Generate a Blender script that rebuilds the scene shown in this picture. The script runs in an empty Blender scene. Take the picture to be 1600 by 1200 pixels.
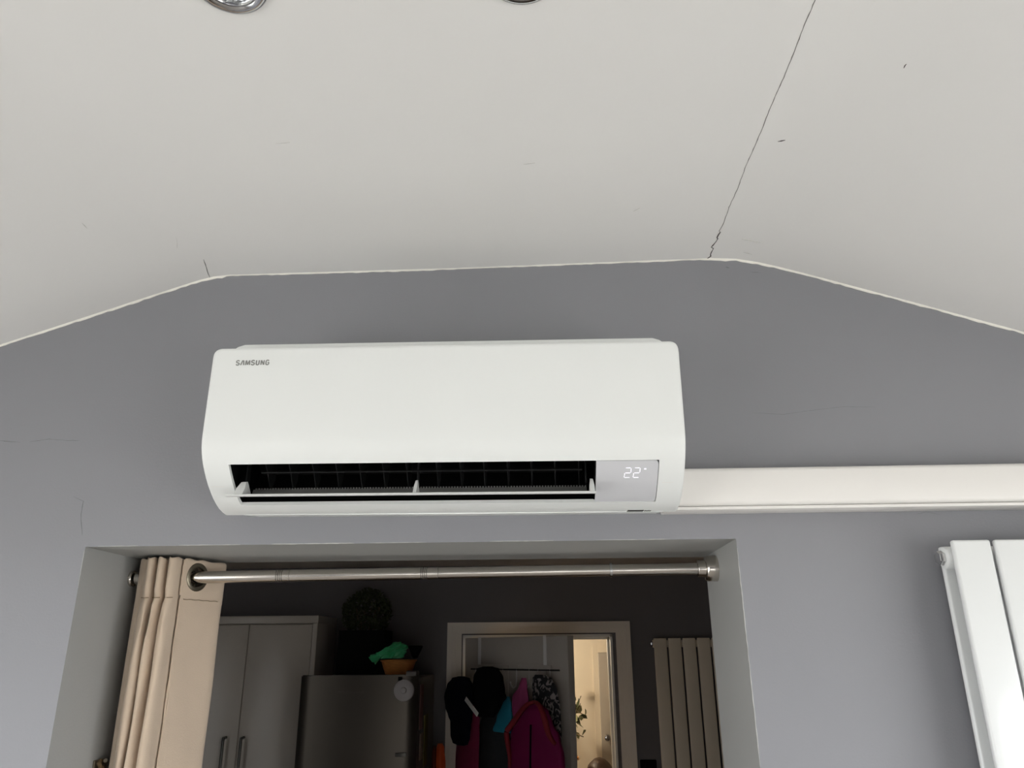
import bpy, bmesh, math, random
from mathutils import Vector, Matrix, noise

# ------------------------------------------------------------------ camera
scene = bpy.context.scene
COL = scene.collection
CAM_POS = Vector((0.0, -1.446, 1.90))
PITCH, YAW, ROLL, FPX = 0.3411, 0.0387, -0.0073, 1178.967
fwd = Vector((-math.sin(YAW) * math.cos(PITCH), math.cos(YAW) * math.cos(PITCH), math.sin(PITCH)))
rgt = Vector((math.cos(YAW), math.sin(YAW), 0))
upv = rgt.cross(fwd)
cr, sr = math.cos(ROLL), math.sin(ROLL)
r2, u2 = cr * rgt + sr * upv, -sr * rgt + cr * upv
cam_data = bpy.data.cameras.new('camera')
cam_data.sensor_fit = 'HORIZONTAL'
cam_data.sensor_width = 36.0
cam_data.lens = FPX / 1600.0 * 36.0
cam_data.clip_start = 0.02
cam = bpy.data.objects.new('camera', cam_data)
COL.objects.link(cam)
cam.matrix_world = Matrix(((r2.x, u2.x, -fwd.x, CAM_POS.x), (r2.y, u2.y, -fwd.y, CAM_POS.y),
                           (r2.z, u2.z, -fwd.z, CAM_POS.z), (0, 0, 0, 1)))
scene.camera = cam

# ------------------------------------------------------------------ view, sky, window light
scene.view_settings.view_transform = 'Standard'
scene.view_settings.look = 'None'
scene.view_settings.gamma = 1.0
scene.view_settings.use_curve_mapping = False
scene.view_settings.exposure = 0.0
world = bpy.data.worlds.new('overcast_sky')
scene.world = world
world.use_nodes = True
bg = world.node_tree.nodes['Background']
bg.inputs['Color'].default_value = (0.93, 0.965, 1.0, 1)
bg.inputs['Strength'].default_value = 8.7
ROOM_BACK = -4.6                       # garden wall behind the photographer
XL, XR = -2.10, 1.87                   # side walls
GX0, GX1, GZ0, GZ1 = -1.60, 1.37, 0.40, 0.98     # window in the garden wall
SY0, SY1, SZ0, SZ1 = -3.4, -0.55, 0.45, 2.05     # windows in both side walls
def portal(loc, rot, sx, sy):          # guides sampling of the sky through a window; gives no light itself
    p = bpy.data.lights.new('daylight_portal', 'AREA')
    p.shape = 'RECTANGLE'
    p.size, p.size_y = sx, sy
    p.cycles.is_portal = True
    o = bpy.data.objects.new('daylight_portal', p)
    COL.objects.link(o)
    o.location = loc
    o.rotation_euler = rot
H90 = math.radians(90)
portal(((GX0 + GX1) / 2, ROOM_BACK - 0.05, (GZ0 + GZ1) / 2), (H90, 0, 0), GX1 - GX0, GZ1 - GZ0)
portal((XL - 0.07, (SY0 + SY1) / 2, (SZ0 + SZ1) / 2), (H90, 0, -H90), SY1 - SY0, SZ1 - SZ0)
portal((XR + 0.07, (SY0 + SY1) / 2, (SZ0 + SZ1) / 2), (H90, 0, H90), SY1 - SY0, SZ1 - SZ0)

rnd = random.Random(7)

# ------------------------------------------------------------------ materials
def mat(name, col, rough=0.5, metal=0.0, bump=0.0, bscale=60.0, var=0.0, vscale=4.0, spec=0.5,
        stretch=None, sheen=0.0, emit=None, estr=0.0, coat=0.0):
    m = bpy.data.materials.new(name)
    m.use_nodes = True
    nt = m.node_tree
    b = nt.nodes['Principled BSDF']
    b.inputs['Base Color'].default_value = (*col, 1)
    b.inputs['Roughness'].default_value = rough
    b.inputs['Metallic'].default_value = metal
    b.inputs['Specular IOR Level'].default_value = spec
    b.inputs['Sheen Weight'].default_value = sheen
    b.inputs['Coat Weight'].default_value = coat
    if emit:
        b.inputs['Emission Color'].default_value = (*emit, 1)
        b.inputs['Emission Strength'].default_value = estr
    tc = nt.nodes.new('ShaderNodeTexCoord')
    mp = nt.nodes.new('ShaderNodeMapping')
    nt.links.new(tc.outputs['Object'], mp.inputs['Vector'])
    if stretch:
        mp.inputs['Scale'].default_value = stretch
    if var > 0:
        n = nt.nodes.new('ShaderNodeTexNoise')
        n.inputs['Scale'].default_value = vscale
        n.inputs['Detail'].default_value = 5
        nt.links.new(mp.outputs['Vector'], n.inputs['Vector'])
        mix = nt.nodes.new('ShaderNodeMix')
        mix.data_type = 'RGBA'
        mix.inputs[6].default_value = (*[max(0, c * (1 - var)) for c in col], 1)
        mix.inputs[7].default_value = (*[min(1, c * (1 + var)) for c in col], 1)
        nt.links.new(n.outputs['Fac'], mix.inputs[0])
        nt.links.new(mix.outputs[2], b.inputs['Base Color'])
    if bump > 0:
        n2 = nt.nodes.new('ShaderNodeTexNoise')
        n2.inputs['Scale'].default_value = bscale
        n2.inputs['Detail'].default_value = 4
        nt.links.new(mp.outputs['Vector'], n2.inputs['Vector'])
        bp = nt.nodes.new('ShaderNodeBump')
        bp.inputs['Strength'].default_value = bump
        bp.inputs['Distance'].default_value = 0.002
        nt.links.new(n2.outputs['Fac'], bp.inputs['Height'])
        nt.links.new(bp.outputs['Normal'], b.inputs['Normal'])
    return m

M = {}
M['wall'] = mat('grey_wall_paint', (0.243, 0.242, 0.261), 0.55, bump=0.12, bscale=220, var=0.04, vscale=3)
M['ceil'] = mat('white_ceiling_paint', (0.785, 0.772, 0.752), 0.7, bump=0.15, bscale=40, var=0.02, vscale=3)
M['white_trim'] = mat('white_paint', (0.80, 0.78, 0.74), 0.4, bump=0.05, bscale=90, var=0.02)
M['bead'] = mat('cream_filler', (0.86, 0.83, 0.76), 0.6, bump=0.3, bscale=120, var=0.08, vscale=30)
M['chip'] = mat('chipped_grey_white_paint', (0.52, 0.51, 0.49), 0.6, bump=0.3, bscale=120, var=0.15, vscale=60)
M['crack_thin'] = mat('thin_crack_shadow', (0.17, 0.16, 0.15), 0.9, var=0.2, vscale=80)
M['crack'] = mat('crack_shadow', (0.06, 0.055, 0.05), 0.9, var=0.2, vscale=80)
M['hair_crack'] = mat('hairline_crack', (0.165, 0.165, 0.17), 0.9, var=0.2, vscale=80)
M['fine_crack'] = mat('fine_ceiling_crack', (0.58, 0.565, 0.54), 0.9, var=0.2, vscale=80)
M['floor'] = mat('pale_floor', (0.20, 0.18, 0.16), 0.45, bump=0.1, bscale=30, var=0.12, vscale=6, stretch=(1, 8, 1))
M['reveal'] = mat('pale_grey_reveal', (0.36, 0.36, 0.35), 0.55, bump=0.12, bscale=220, var=0.04, vscale=3)
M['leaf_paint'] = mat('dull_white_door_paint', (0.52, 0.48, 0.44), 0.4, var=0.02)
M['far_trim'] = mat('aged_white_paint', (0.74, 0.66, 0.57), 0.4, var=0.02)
M['far_floor'] = mat('dark_wood_floor', (0.12, 0.085, 0.06), 0.4, bump=0.1, bscale=30, var=0.2, vscale=6, stretch=(1, 8, 1))
M['side'] = mat('pale_side_wall_paint', (0.62, 0.62, 0.63), 0.6, bump=0.1, bscale=200, var=0.03)
M['paving'] = mat('pale_paving', (0.50, 0.48, 0.44), 0.8, bump=0.3, bscale=30, var=0.15, vscale=3)
M['ac'] = mat('satin_white_plastic', (0.80, 0.813, 0.80), 0.42, bump=0.02, bscale=600, var=0.01)
M['ac_panel'] = mat('lilac_grey_display_plastic', (0.60, 0.60, 0.625), 0.3, var=0.01)
M['ac_dark'] = mat('black_duct_plastic', (0.0025, 0.0025, 0.0025), 0.7, spec=0.1, var=0.2, vscale=30)
M['ac_fin'] = mat('charcoal_fin_plastic', (0.006, 0.006, 0.0063), 0.5, spec=0.25, var=0.1, vscale=30)
M['ac_lip'] = mat('grey_outlet_plastic', (0.16, 0.16, 0.155), 0.5, var=0.1, vscale=200)
M['ink'] = mat('grey_print', (0.23, 0.23, 0.22), 0.5, var=0.05)
M['ink_dark'] = mat('dark_print', (0.035, 0.035, 0.033), 0.5, var=0.05)
M['led'] = mat('white_led', (0.9, 0.9, 1.0), 0.5, emit=(0.93, 0.92, 1.0), estr=0.5, var=0.01)
M['trunk'] = mat('white_pvc', (0.80, 0.775, 0.745), 0.4, bump=0.02, bscale=200, var=0.015)
M['rad'] = mat('white_radiator_enamel', (0.75, 0.76, 0.755), 0.28, bump=0.03, bscale=70, var=0.01, coat=0.2)
M['rad_beige'] = mat('cream_radiator_enamel', (0.66, 0.57, 0.45), 0.35, bump=0.03, bscale=70, var=0.02)
M['chrome'] = mat('chrome', (0.62, 0.62, 0.62), 0.12, 1.0, var=0.02)
M['nickel'] = mat('brushed_nickel', (0.62, 0.58, 0.53), 0.17, 1.0, bump=0.06, bscale=300, stretch=(0.03, 1, 1), var=0.03, vscale=40)
M['nickel_dark'] = mat('dark_groove', (0.12, 0.11, 0.10), 0.4, 0.8, var=0.05)
M['bronze'] = mat('antique_bronze', (0.23, 0.20, 0.15), 0.35, 0.9, var=0.15, vscale=60)
M['rope'] = mat('brown_gold_braid', (0.16, 0.105, 0.05), 0.7, bump=0.5, bscale=200, var=0.4, vscale=120)
M['glass'] = mat('faceted_lamp_glass', (0.55, 0.58, 0.60), 0.08, 0.85, bump=0.0, var=0.1, vscale=60)
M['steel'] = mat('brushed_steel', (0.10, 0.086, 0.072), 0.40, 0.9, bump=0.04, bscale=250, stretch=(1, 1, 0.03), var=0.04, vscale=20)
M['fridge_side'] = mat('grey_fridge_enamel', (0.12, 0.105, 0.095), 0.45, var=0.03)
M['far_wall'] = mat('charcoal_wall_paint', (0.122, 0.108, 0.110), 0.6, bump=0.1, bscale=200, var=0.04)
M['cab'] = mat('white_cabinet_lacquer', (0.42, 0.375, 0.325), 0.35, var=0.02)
M['handle'] = mat('dark_steel_handle', (0.10, 0.095, 0.085), 0.35, 0.9, var=0.05)
M['black'] = mat('black_pot', (0.004, 0.004, 0.004), 0.8, var=0.2, spec=0.08)
M['leaf_dark'] = mat('dark_box_leaf', (0.034, 0.042, 0.013), 0.8, var=0.5, vscale=25)
M['leaf_pale'] = mat('grey_green_leaf', (0.24, 0.25, 0.13), 0.6, var=0.5, vscale=12)
M['twig'] = mat('brown_twig', (0.10, 0.07, 0.04), 0.8, var=0.2)
M['wicker'] = mat('orange_wicker', (0.50, 0.20, 0.045), 0.7, bump=0.8, bscale=120, var=0.3, vscale=60, stretch=(1, 1, 3))
M['green'] = mat('green_bag_film', (0.05, 0.42, 0.17), 0.35, bump=0.3, bscale=40, var=0.25, vscale=20)
M['timer'] = mat('dull_white_plastic', (0.42, 0.39, 0.39), 0.5, var=0.03)
M['white_plastic'] = mat('white_plastic', (0.70, 0.68, 0.67), 0.4, var=0.03)
M['navy'] = mat('navy_cotton', (0.006, 0.007, 0.013), 0.95, spec=0.08, bump=0.4, bscale=300, var=0.2)
M['blackcloth'] = mat('black_cotton', (0.004, 0.004, 0.0045), 0.95, spec=0.08, bump=0.4, bscale=300, var=0.2)
M['grey_cloth'] = mat('charcoal_fleece', (0.028, 0.029, 0.033), 0.9, spec=0.15, bump=0.5, bscale=200, var=0.3, vscale=12)
M['teal'] = mat('teal_cotton', (0.010, 0.20, 0.29), 0.8, bump=0.4, bscale=200, var=0.2, vscale=10)
M['pink'] = mat('pink_cotton', (0.33, 0.045, 0.15), 0.8, bump=0.4, bscale=200, var=0.25, vscale=10)
M['magenta'] = mat('magenta_padded_nylon', (0.17, 0.004, 0.060), 0.7, spec=0.2, bump=0.4, bscale=60, var=0.2, vscale=8)
M['red'] = mat('red_lining', (0.20, 0.008, 0.016), 0.8, bump=0.3, bscale=100, var=0.2)
M['crimson'] = mat('crimson_fleece', (0.22, 0.012, 0.055), 0.85, bump=0.5, bscale=150, var=0.25, vscale=10)
M['orange'] = mat('orange_nylon', (0.55, 0.075, 0.012), 0.6, bump=0.3, bscale=100, var=0.2)
M['paper_a'] = mat('buff_card', (0.30, 0.22, 0.17), 0.8, var=0.1, vscale=40)
M['paper_b'] = mat('olive_card', (0.16, 0.13, 0.03), 0.8, var=0.2, vscale=40)
M['paper_c'] = mat('dull_rose_card', (0.20, 0.10, 0.09), 0.8, var=0.2, vscale=40)
M['hall_wall'] = mat('warm_cream_wall_paint', (0.72, 0.64, 0.52), 0.7, bump=0.1, bscale=200, var=0.02)
M['hall_door'] = mat('grey_beige_door_paint', (0.42, 0.38, 0.33), 0.45, var=0.03)
M['skin'] = mat('skin', (0.62, 0.38, 0.27), 0.5, var=0.05)
M['hair'] = mat('brown_hair', (0.042, 0.020, 0.010), 0.5, bump=0.6, bscale=150, var=0.35, vscale=80, stretch=(1, 1, 0.2))
M['shirt'] = mat('blue_grey_jersey', (0.20, 0.24, 0.32), 0.85, bump=0.3, bscale=200, var=0.1)
M['wood'] = mat('oak', (0.36, 0.22, 0.11), 0.5, var=0.25, vscale=8, stretch=(1, 8, 8))
M['ceramic'] = mat('cream_ceramic', (0.55, 0.51, 0.44), 0.3, var=0.04)
M['petal'] = mat('orange_petal', (0.65, 0.26, 0.03), 0.6, var=0.3, vscale=30)
M['shade'] = mat('linen_shade', (0.75, 0.68, 0.55), 0.8, var=0.03)
M['frame_dark'] = mat('grey_aluminium', (0.12, 0.125, 0.13), 0.4, 0.5, var=0.03)

# curtain cloth with a soft weave
def curtain_mat():
    m = mat('beige_velour', (0.60, 0.475, 0.36), 0.85, bump=0.25, bscale=500, var=0.08, vscale=14, sheen=0.25)
    return m
M['curtain'] = curtain_mat()

def patterned():
    m = bpy.data.materials.new('black_white_print')
    m.use_nodes = True
    nt = m.node_tree
    b = nt.nodes['Principled BSDF']
    b.inputs['Roughness'].default_value = 0.8
    tc = nt.nodes.new('ShaderNodeTexCoord')
    n = nt.nodes.new('ShaderNodeTexNoise')
    n.inputs['Scale'].default_value = 38
    n.inputs['Detail'].default_value = 1
    n.inputs['Distortion'].default_value = 1.5
    r = nt.nodes.new('ShaderNodeValToRGB')
    r.color_ramp.elements[0].position = 0.52
    r.color_ramp.elements[0].color = (0.012, 0.012, 0.016, 1)
    r.color_ramp.elements[1].position = 0.58
    r.color_ramp.elements[1].color = (0.28, 0.25, 0.25, 1)
    nt.links.new(tc.outputs['Object'], n.inputs['Vector'])
    nt.links.new(n.outputs['Fac'], r.inputs['Fac'])
    nt.links.new(r.outputs['Color'], b.inputs['Base Color'])
    return m
M['print'] = patterned()

# ------------------------------------------------------------------ object helpers
def offset_of(o):
    v = Vector((0, 0, 0))
    while o is not None:
        v += o.location
        o = o.parent
    return v

def finish(name, bm, m, parent=None, smooth=False, angle=40):
    """World-space bmesh -> one mesh object; local to its parent, or with its origin at its own base."""
    bmesh.ops.recalc_face_normals(bm, faces=bm.faces)
    if smooth:
        for f in bm.faces:
            f.smooth = True
        for e in bm.edges:
            if len(e.link_faces) == 2 and e.calc_face_angle(0) > math.radians(angle):
                e.smooth = False
    if parent is not None:
        off = offset_of(parent)
    else:
        xs = [v.co for v in bm.verts]
        off = Vector(((min(v.x for v in xs) + max(v.x for v in xs)) / 2,
                      (min(v.y for v in xs) + max(v.y for v in xs)) / 2, min(v.z for v in xs)))
    bmesh.ops.translate(bm, verts=bm.verts, vec=-off)
    me = bpy.data.meshes.new(name)
    bm.to_mesh(me)
    bm.free()
    me.materials.append(m)
    o = bpy.data.objects.new(name, me)
    COL.objects.link(o)
    if parent is not None:
        o.parent = parent
    else:
        o.location = off
    return o

def tag(o, label=None, cat=None, group=None, kind=None):
    if label: o['label'] = label
    if cat: o['category'] = cat
    if group: o['group'] = group
    if kind: o['kind'] = kind
    return o

def thing(name, label, cat, loc, group=None, rot=(0, 0, 0)):
    o = bpy.data.objects.new(name, None)
    o.empty_display_size = 0.05
    COL.objects.link(o)
    o.location = loc
    o.rotation_euler = rot
    return tag(o, label, cat, group)

def struct(o):
    o['kind'] = 'structure'
    return o

def add_box(bm, x0, x1, y0, y1, z0, z1, bevel=0.0, seg=2):
    r = bmesh.ops.create_cube(bm, size=1.0)
    vs = r['verts']
    for v in vs:
        v.co = Vector((x0 + (v.co.x + .5) * (x1 - x0), y0 + (v.co.y + .5) * (y1 - y0), z0 + (v.co.z + .5) * (z1 - z0)))
    if bevel > 0:
        es = list({e for v in vs for e in v.link_edges})
        bmesh.ops.bevel(bm, geom=es, offset=bevel, segments=seg, profile=0.5, affect='EDGES')

def box(name, x0, x1, y0, y1, z0, z1, m, parent=None, bevel=0.0, seg=2):
    bm = bmesh.new()
    add_box(bm, x0, x1, y0, y1, z0, z1, bevel, seg)
    return finish(name, bm, m, parent, smooth=bevel > 0)

def add_lathe(bm, prof, origin, axis=(0, 0, 1), n=32):
    """prof: list of (radius, height along axis)."""
    axis = Vector(axis).normalized()
    q = Vector((0, 0, 1)).rotation_difference(axis)
    origin = Vector(origin)
    rings = []
    for r, h in prof:
        if r < 1e-6:
            rings.append([bm.verts.new(origin + q @ Vector((0, 0, h)))])
        else:
            rings.append([bm.verts.new(origin + q @ Vector((r * math.cos(2 * math.pi * k / n), r * math.sin(2 * math.pi * k / n), h))) for k in range(n)])
    for a, b in zip(rings, rings[1:]):
        if len(a) == 1 and len(b) == 1:
            continue
        for k in range(n):
            k2 = (k + 1) % n
            if len(a) == 1:
                bm.faces.new((a[0], b[k], b[k2]))
            elif len(b) == 1:
                bm.faces.new((a[k], a[k2], b[0]))
            else:
                bm.faces.new((a[k], a[k2], b[k2], b[k]))

def lathe(name, prof, origin, m, parent=None, axis=(0, 0, 1), n=32):
    bm = bmesh.new()
    add_lathe(bm, prof, origin, axis, n)
    return finish(name, bm, m, parent, smooth=True)

def add_tube(bm, pts, r, n=10):
    pts = [Vector(p) for p in pts]
    rings = []
    for i, p in enumerate(pts):
        d = (pts[min(i + 1, len(pts) - 1)] - pts[max(i - 1, 0)]).normalized()
        a = d.orthogonal().normalized() if abs(d.z) > 0.9 else d.cross(Vector((0, 0, 1))).normalized()
        b = d.cross(a)
        rr = r[i] if isinstance(r, (list, tuple)) else r
        rings.append([bm.verts.new(p + rr * (a * math.cos(2 * math.pi * k / n) + b * math.sin(2 * math.pi * k / n))) for k in range(n)])
    for a, b in zip(rings, rings[1:]):
        for k in range(n):
            bm.faces.new((a[k], a[(k + 1) % n], b[(k + 1) % n], b[k]))
    bm.faces.new(list(reversed(rings[0])))
    bm.faces.new(rings[-1])

def tube(name, pts, r, m, parent=None, n=10):
    bm = bmesh.new()
    add_tube(bm, pts, r, n)
    return finish(name, bm, m, parent, smooth=True)

def poly_prism(bm, poly, y0, y1):
    """poly in (x, z), extruded from y0 to y1."""
    a = [bm.verts.new((x, y0, z)) for x, z in poly]
    b = [bm.verts.new((x, y1, z)) for x, z in poly]
    n = len(poly)
    bm.faces.new(a)
    bm.faces.new(list(reversed(b)))
    for k in range(n):
        bm.faces.new((a[k], b[k], b[(k + 1) % n], a[(k + 1) % n]))

def ribbon(name, pts, w, m, parent, nrm, lift=0.0004, jit=0.0, seed=1, taper=True):
    """Thin crack: a jagged strip with a little thickness lying on a surface with normal nrm."""
    rr = random.Random(seed)
    pts = [Vector(p) for p in pts]
    fine = []
    for a, b in zip(pts, pts[1:]):
        L = (b - a).length
        k = max(2, int(L / 0.008))
        for i in range(k):
            fine.append(a.lerp(b, i / k))
    fine.append(pts[-1])
    nrm = Vector(nrm).normalized()
    bm = bmesh.new()
    rows = []
    for i, p in enumerate(fine):
        d = (fine[min(i + 1, len(fine) - 1)] - fine[max(i - 1, 0)]).normalized()
        s = d.cross(nrm).normalized()
        p = p + s * rr.uniform(-jit, jit)
        t = i / (len(fine) - 1)
        ww = w * (rr.uniform(0.45, 1.2)) * (min(1.0, 6 * t + .3) * min(1.0, 6 * (1 - t) + .3) if taper else 1)
        rows.append([bm.verts.new(p + s * ww / 2 - nrm * 0.001), bm.verts.new(p + s * ww / 2 + nrm * lift),
                     bm.verts.new(p - s * ww / 2 + nrm * lift), bm.verts.new(p - s * ww / 2 - nrm * 0.001)])
    for a, b in zip(rows, rows[1:]):
        for k in range(3):
            bm.faces.new((a[k], a[k + 1], b[k + 1], b[k]))
    return finish(name, bm, m, parent)

# ------------------------------------------------------------------ the extension: ceiling, walls, floor
EAVES = 2.20
CEIL = [(XL, EAVES), (-1.15, 2.524), (-0.93, 2.600), (-0.765, 2.657), (-0.735, 2.667), (-0.705, 2.6745), (-0.67, 2.678),
        (-0.19, 2.680), (0.30, 2.687), (0.37, 2.688), (0.425, 2.6845), (0.47, 2.675), (0.515, 2.662), (0.56, 2.647), (0.68, 2.606),
        (0.982, 2.501), (XR, EAVES - 0.01)]
def ceil_z(x):
    for (xa, za), (xb, zb) in zip(CEIL, CEIL[1:]):
        if xa <= x <= xb:
            return za + (zb - za) * (x - xa) / (xb - xa)
    return EAVES
OX0, OX1, OZ, WT = -0.884, 0.362, 2.097, 0.29

bm = bmesh.new()
prof = CEIL
NY = 14
rows = []
for j in range(NY + 1):
    y = 0.0 + (ROOM_BACK - 0.1) * j / NY
    rows.append([bm.verts.new((x, y, z)) for x, z in prof])
for a, b in zip(rows, rows[1:]):
    for k in range(len(prof) - 1):
        bm.faces.new((a[k], b[k], b[k + 1], a[k + 1]))
tops = []
for y in (0.0, ROOM_BACK - 0.1):
    tops.append([bm.verts.new((x, y, z + 0.12)) for x, z in prof])
for k in range(len(prof) - 1):
    bm.faces.new((tops[0][k], tops[0][k + 1], tops[1][k + 1], tops[1][k]))
ceiling = struct(finish('ceiling', bm, M['ceil'], None, smooth=True, angle=30))

# front wall with the opening through it
bm = bmesh.new()
N_UP = [(x, z) for x, z in CEIL]
left = [(XL - .15, 0.0), (OX0, 0.0), (OX0, OZ)] + [(OX0, ceil_z(OX0) + .1)] + [(x, z + .1) for x, z in reversed(CEIL) if x < OX0] + [(XL - .15, EAVES + .05)]
mid = [(OX0, OZ), (OX1, OZ), (OX1, ceil_z(OX1) + .1)] + [(x, z + .1) for x, z in reversed(CEIL) if OX0 < x < OX1] + [(OX0, ceil_z(OX0) + .1)]
right = [(OX1, 0.0), (XR + .15, 0.0), (XR + .15, EAVES + .05)] + [(x, z + .1) for x, z in reversed(CEIL) if x > OX1] + [(OX1, ceil_z(OX1) + .1), (OX1, OZ)]
for poly in (left, mid, right):
    poly_prism(bm, poly, 0.0, WT)
bmesh.ops.remove_doubles(bm, verts=bm.verts, dist=1e-5)
bm.normal_update()
wall_front = struct(finish('wall_front', bm, M['wall']))
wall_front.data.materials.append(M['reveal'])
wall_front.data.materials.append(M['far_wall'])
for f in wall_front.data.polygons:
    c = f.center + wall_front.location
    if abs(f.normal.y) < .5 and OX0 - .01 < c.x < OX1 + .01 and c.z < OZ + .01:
        f.material_index = 1           # the reveals and soffit take a paler grey than the wall
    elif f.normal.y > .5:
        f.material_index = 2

floor = struct(box('floor', XL - .15, XR + .15, ROOM_BACK - .1, .145, -0.12, 0.0, M['floor']))
struct(box('floor_far', -2.5, 1.9, .1455, 4.9, -0.12, 0.0, M['far_floor']))
def side_wall(name, xa, xb):
    bm = bmesh.new()
    zt = EAVES + .05
    for (ya, yb, za, zb) in ((ROOM_BACK - .1, SY0, 0, zt), (SY1, -.001, 0, zt), (SY0, SY1, 0, SZ0), (SY0, SY1, SZ1, zt)):
        add_box(bm, xa, xb, ya, yb, za, zb)
    return struct(finish(name, bm, M['side']))
side_wall('wall_left', XL - .15, XL)
side_wall('wall_right', XR, XR + .15)
bm = bmesh.new()
lb = [(XL, 0.0), (GX0, 0.0), (GX0, ceil_z(GX0) + .1), (XL, EAVES + .05)]
mb = [(GX0, GZ1), (GX1, GZ1), (GX1, ceil_z(GX1) + .1)] + [(x, z + .1) for x, z in reversed(CEIL) if GX0 < x < GX1] + [(GX0, ceil_z(GX0) + .1)]
sb_ = [(GX0, 0.0), (GX1, 0.0), (GX1, GZ0), (GX0, GZ0)]
rb = [(GX1, 0.0), (XR, 0.0), (XR, EAVES + .05), (GX1, ceil_z(GX1) + .1)]
for poly in (lb, mb, sb_, rb):
    poly_prism(bm, poly, ROOM_BACK - .1, ROOM_BACK)
struct(finish('wall_back', bm, M['wall']))
ground = struct(box('ground', -24, 24, -28, 12, -0.40, -0.13, M['paving']))

# white frames of the three windows, casements standing open for the summer
def window_frame(name, f, a0, a1, z0, z1, bars):
    bm = bmesh.new()
    w = .055
    cells = [(a0, a0 + w, z0, z1), (a1 - w, a1, z0, z1), (a0, a1, z0, z0 + w), (a0, a1, z1 - w, z1)]
    cells += [(a0 + (a1 - a0) * k / bars - w / 2, a0 + (a1 - a0) * k / bars + w / 2, z0, z1) for k in range(1, bars)]
    for (p, q, za, zb) in cells:
        f(bm, p, q, za, zb)
    return struct(finish(name, bm, M['white_trim'], None, smooth=True))
window_frame('window_1', lambda bm, p, q, za, zb: add_box(bm, p, q, ROOM_BACK - .08, ROOM_BACK - .02, za, zb, .004), GX0, GX1, GZ0, GZ1, 3)
window_frame('window_2', lambda bm, p, q, za, zb: add_box(bm, XL - .11, XL - .05, p, q, za, zb, .004), SY0, SY1, SZ0, SZ1, 3)
window_frame('window_3', lambda bm, p, q, za, zb: add_box(bm, XR + .05, XR + .11, p, q, za, zb, .004), SY0, SY1, SZ0, SZ1, 3)

# ceiling / wall joint: uneven cream filler line painted over by hand
rr = random.Random(3)
bm = bmesh.new()
xs = [-1.60 + i * 0.011 for i in range(int(3.0 / 0.011))]
rowv = []
for i, x in enumerate(xs):
    z = ceil_z(x)
    thick = 0.0034 + 0.0020 * noise.noise(Vector((x * 14, 0, 3))) + 0.0012 * rr.uniform(-1, 1)
    if -0.68 < x < 0.35:
        thick *= 0.62 + 0.5 * noise.noise(Vector((x * 5, 2, 1)))
    thick = max(0.0012, thick)
    rowv.append([bm.verts.new((x, 0.0005, z + .001)), bm.verts.new((x, -0.004, z + 0.001)), bm.verts.new((x, -0.0022, z - thick * .6)), bm.verts.new((x, 0.0005, z - thick))])
for a, b in zip(rowv, rowv[1:]):
    for k in range(3):
        bm.faces.new((a[k], a[k + 1], b[k + 1], b[k]))
finish('filler_line', bm, M['bead'], wall_front)

# chipped corner bead along the opening's arris
for i, (x0, x1, w) in enumerate([(-0.70, -0.58, .0013), (-0.52, -0.36, .0015), (-0.33, -0.22, .0011), (-0.10, 0.02, .0012), (0.10, 0.24, .0010), (-.86, -.78, .0010)]):
    ribbon('paint_chip', [(x0, 0, OZ + .0008), ((x0 + x1) / 2, 0, OZ + .0006), (x1, 0, OZ + .0008)], w, M['chip'], wall_front, (0, -1, 0), .0005, .0002, 40 + i)
ribbon('paint_chip', [(OX1 + .0005, 0, 2.08), (OX1 + .0004, 0, 1.9), (OX1 + .0006, 0, 1.70)], .0011, M['chip'], wall_front, (0, -1, 0), .0005, .0003, 51)
ribbon('paint_chip', [(OX0 - .0005, 0, 2.09), (OX0 - .0004, 0, 2.02)], .0010, M['chip'], wall_front, (0, -1, 0), .0005, .0003, 52)

# cracks in the ceiling
def cz(x, y): return (x, y, ceil_z(x))
cp = [(0.363, -0.003), (0.368, -.012), (0.3655, -.03), (.367, -.045), (.362, -.05), (.3665, -.075), (.368, -.085), (.3645, -.089), (.3672, -.11), (.3642, -.114),
      (.3665, -.14), (.3640, -.2), (.3655, -.26), (.3635, -.33), (.3652, -.40), (.3640, -.47), (.3655, -.55), (.3640, -.64), (.365, -.74), (.364, -.9)]
ribbon('crack', [cz(*p) for p in cp[:9]], .0022, M['crack'], ceiling, (0, 0, -1), .0004, .0006, 5, taper=False)
ribbon('crack', [cz(*p) for p in cp[8:]], .0010, M['crack_thin'], ceiling, (0, 0, -1), .0004, .0005, 6, taper=False)
ribbon('crack', [cz(-.7125, -.002), cz(-.7095, -.02), cz(-.701, -.05), cz(-.6945, -.0785)], .0013, M['crack'], ceiling, (.1, 0, -1), .0004, .0003, 7)
ribbon('crack', [cz(-.723, -.135), cz(-.715, -.152), cz(-.7085, -.173)], .0009, M['fine_crack'], ceiling, (.3, 0, -1), .0004, .0003, 8)
for i, (a, b) in enumerate([((-.8232, -.2705), (-.8217, -.2893)), ((.415, -.085), (.46, -.081)), ((.43, -.035), (.45, -.03)), ((.1956, -.2095), (.1847, -.1994)),
                            ((.4095, -.3990), (.3985, -.3952)), ((-.42, -.44), (-.395, -.442)), ((-.02, -.36), (.0, -.362)), ((.5155, -.5895), (.5150, -.5815))]):
    ribbon('ceiling_scuff', [cz(*a), cz(*b)], .0022 if i in (4, 7) else .0012, M['crack'] if i in (4, 7) else M['fine_crack'], ceiling, (0, 0, -1), .0004, .0004, 20 + i)
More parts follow.
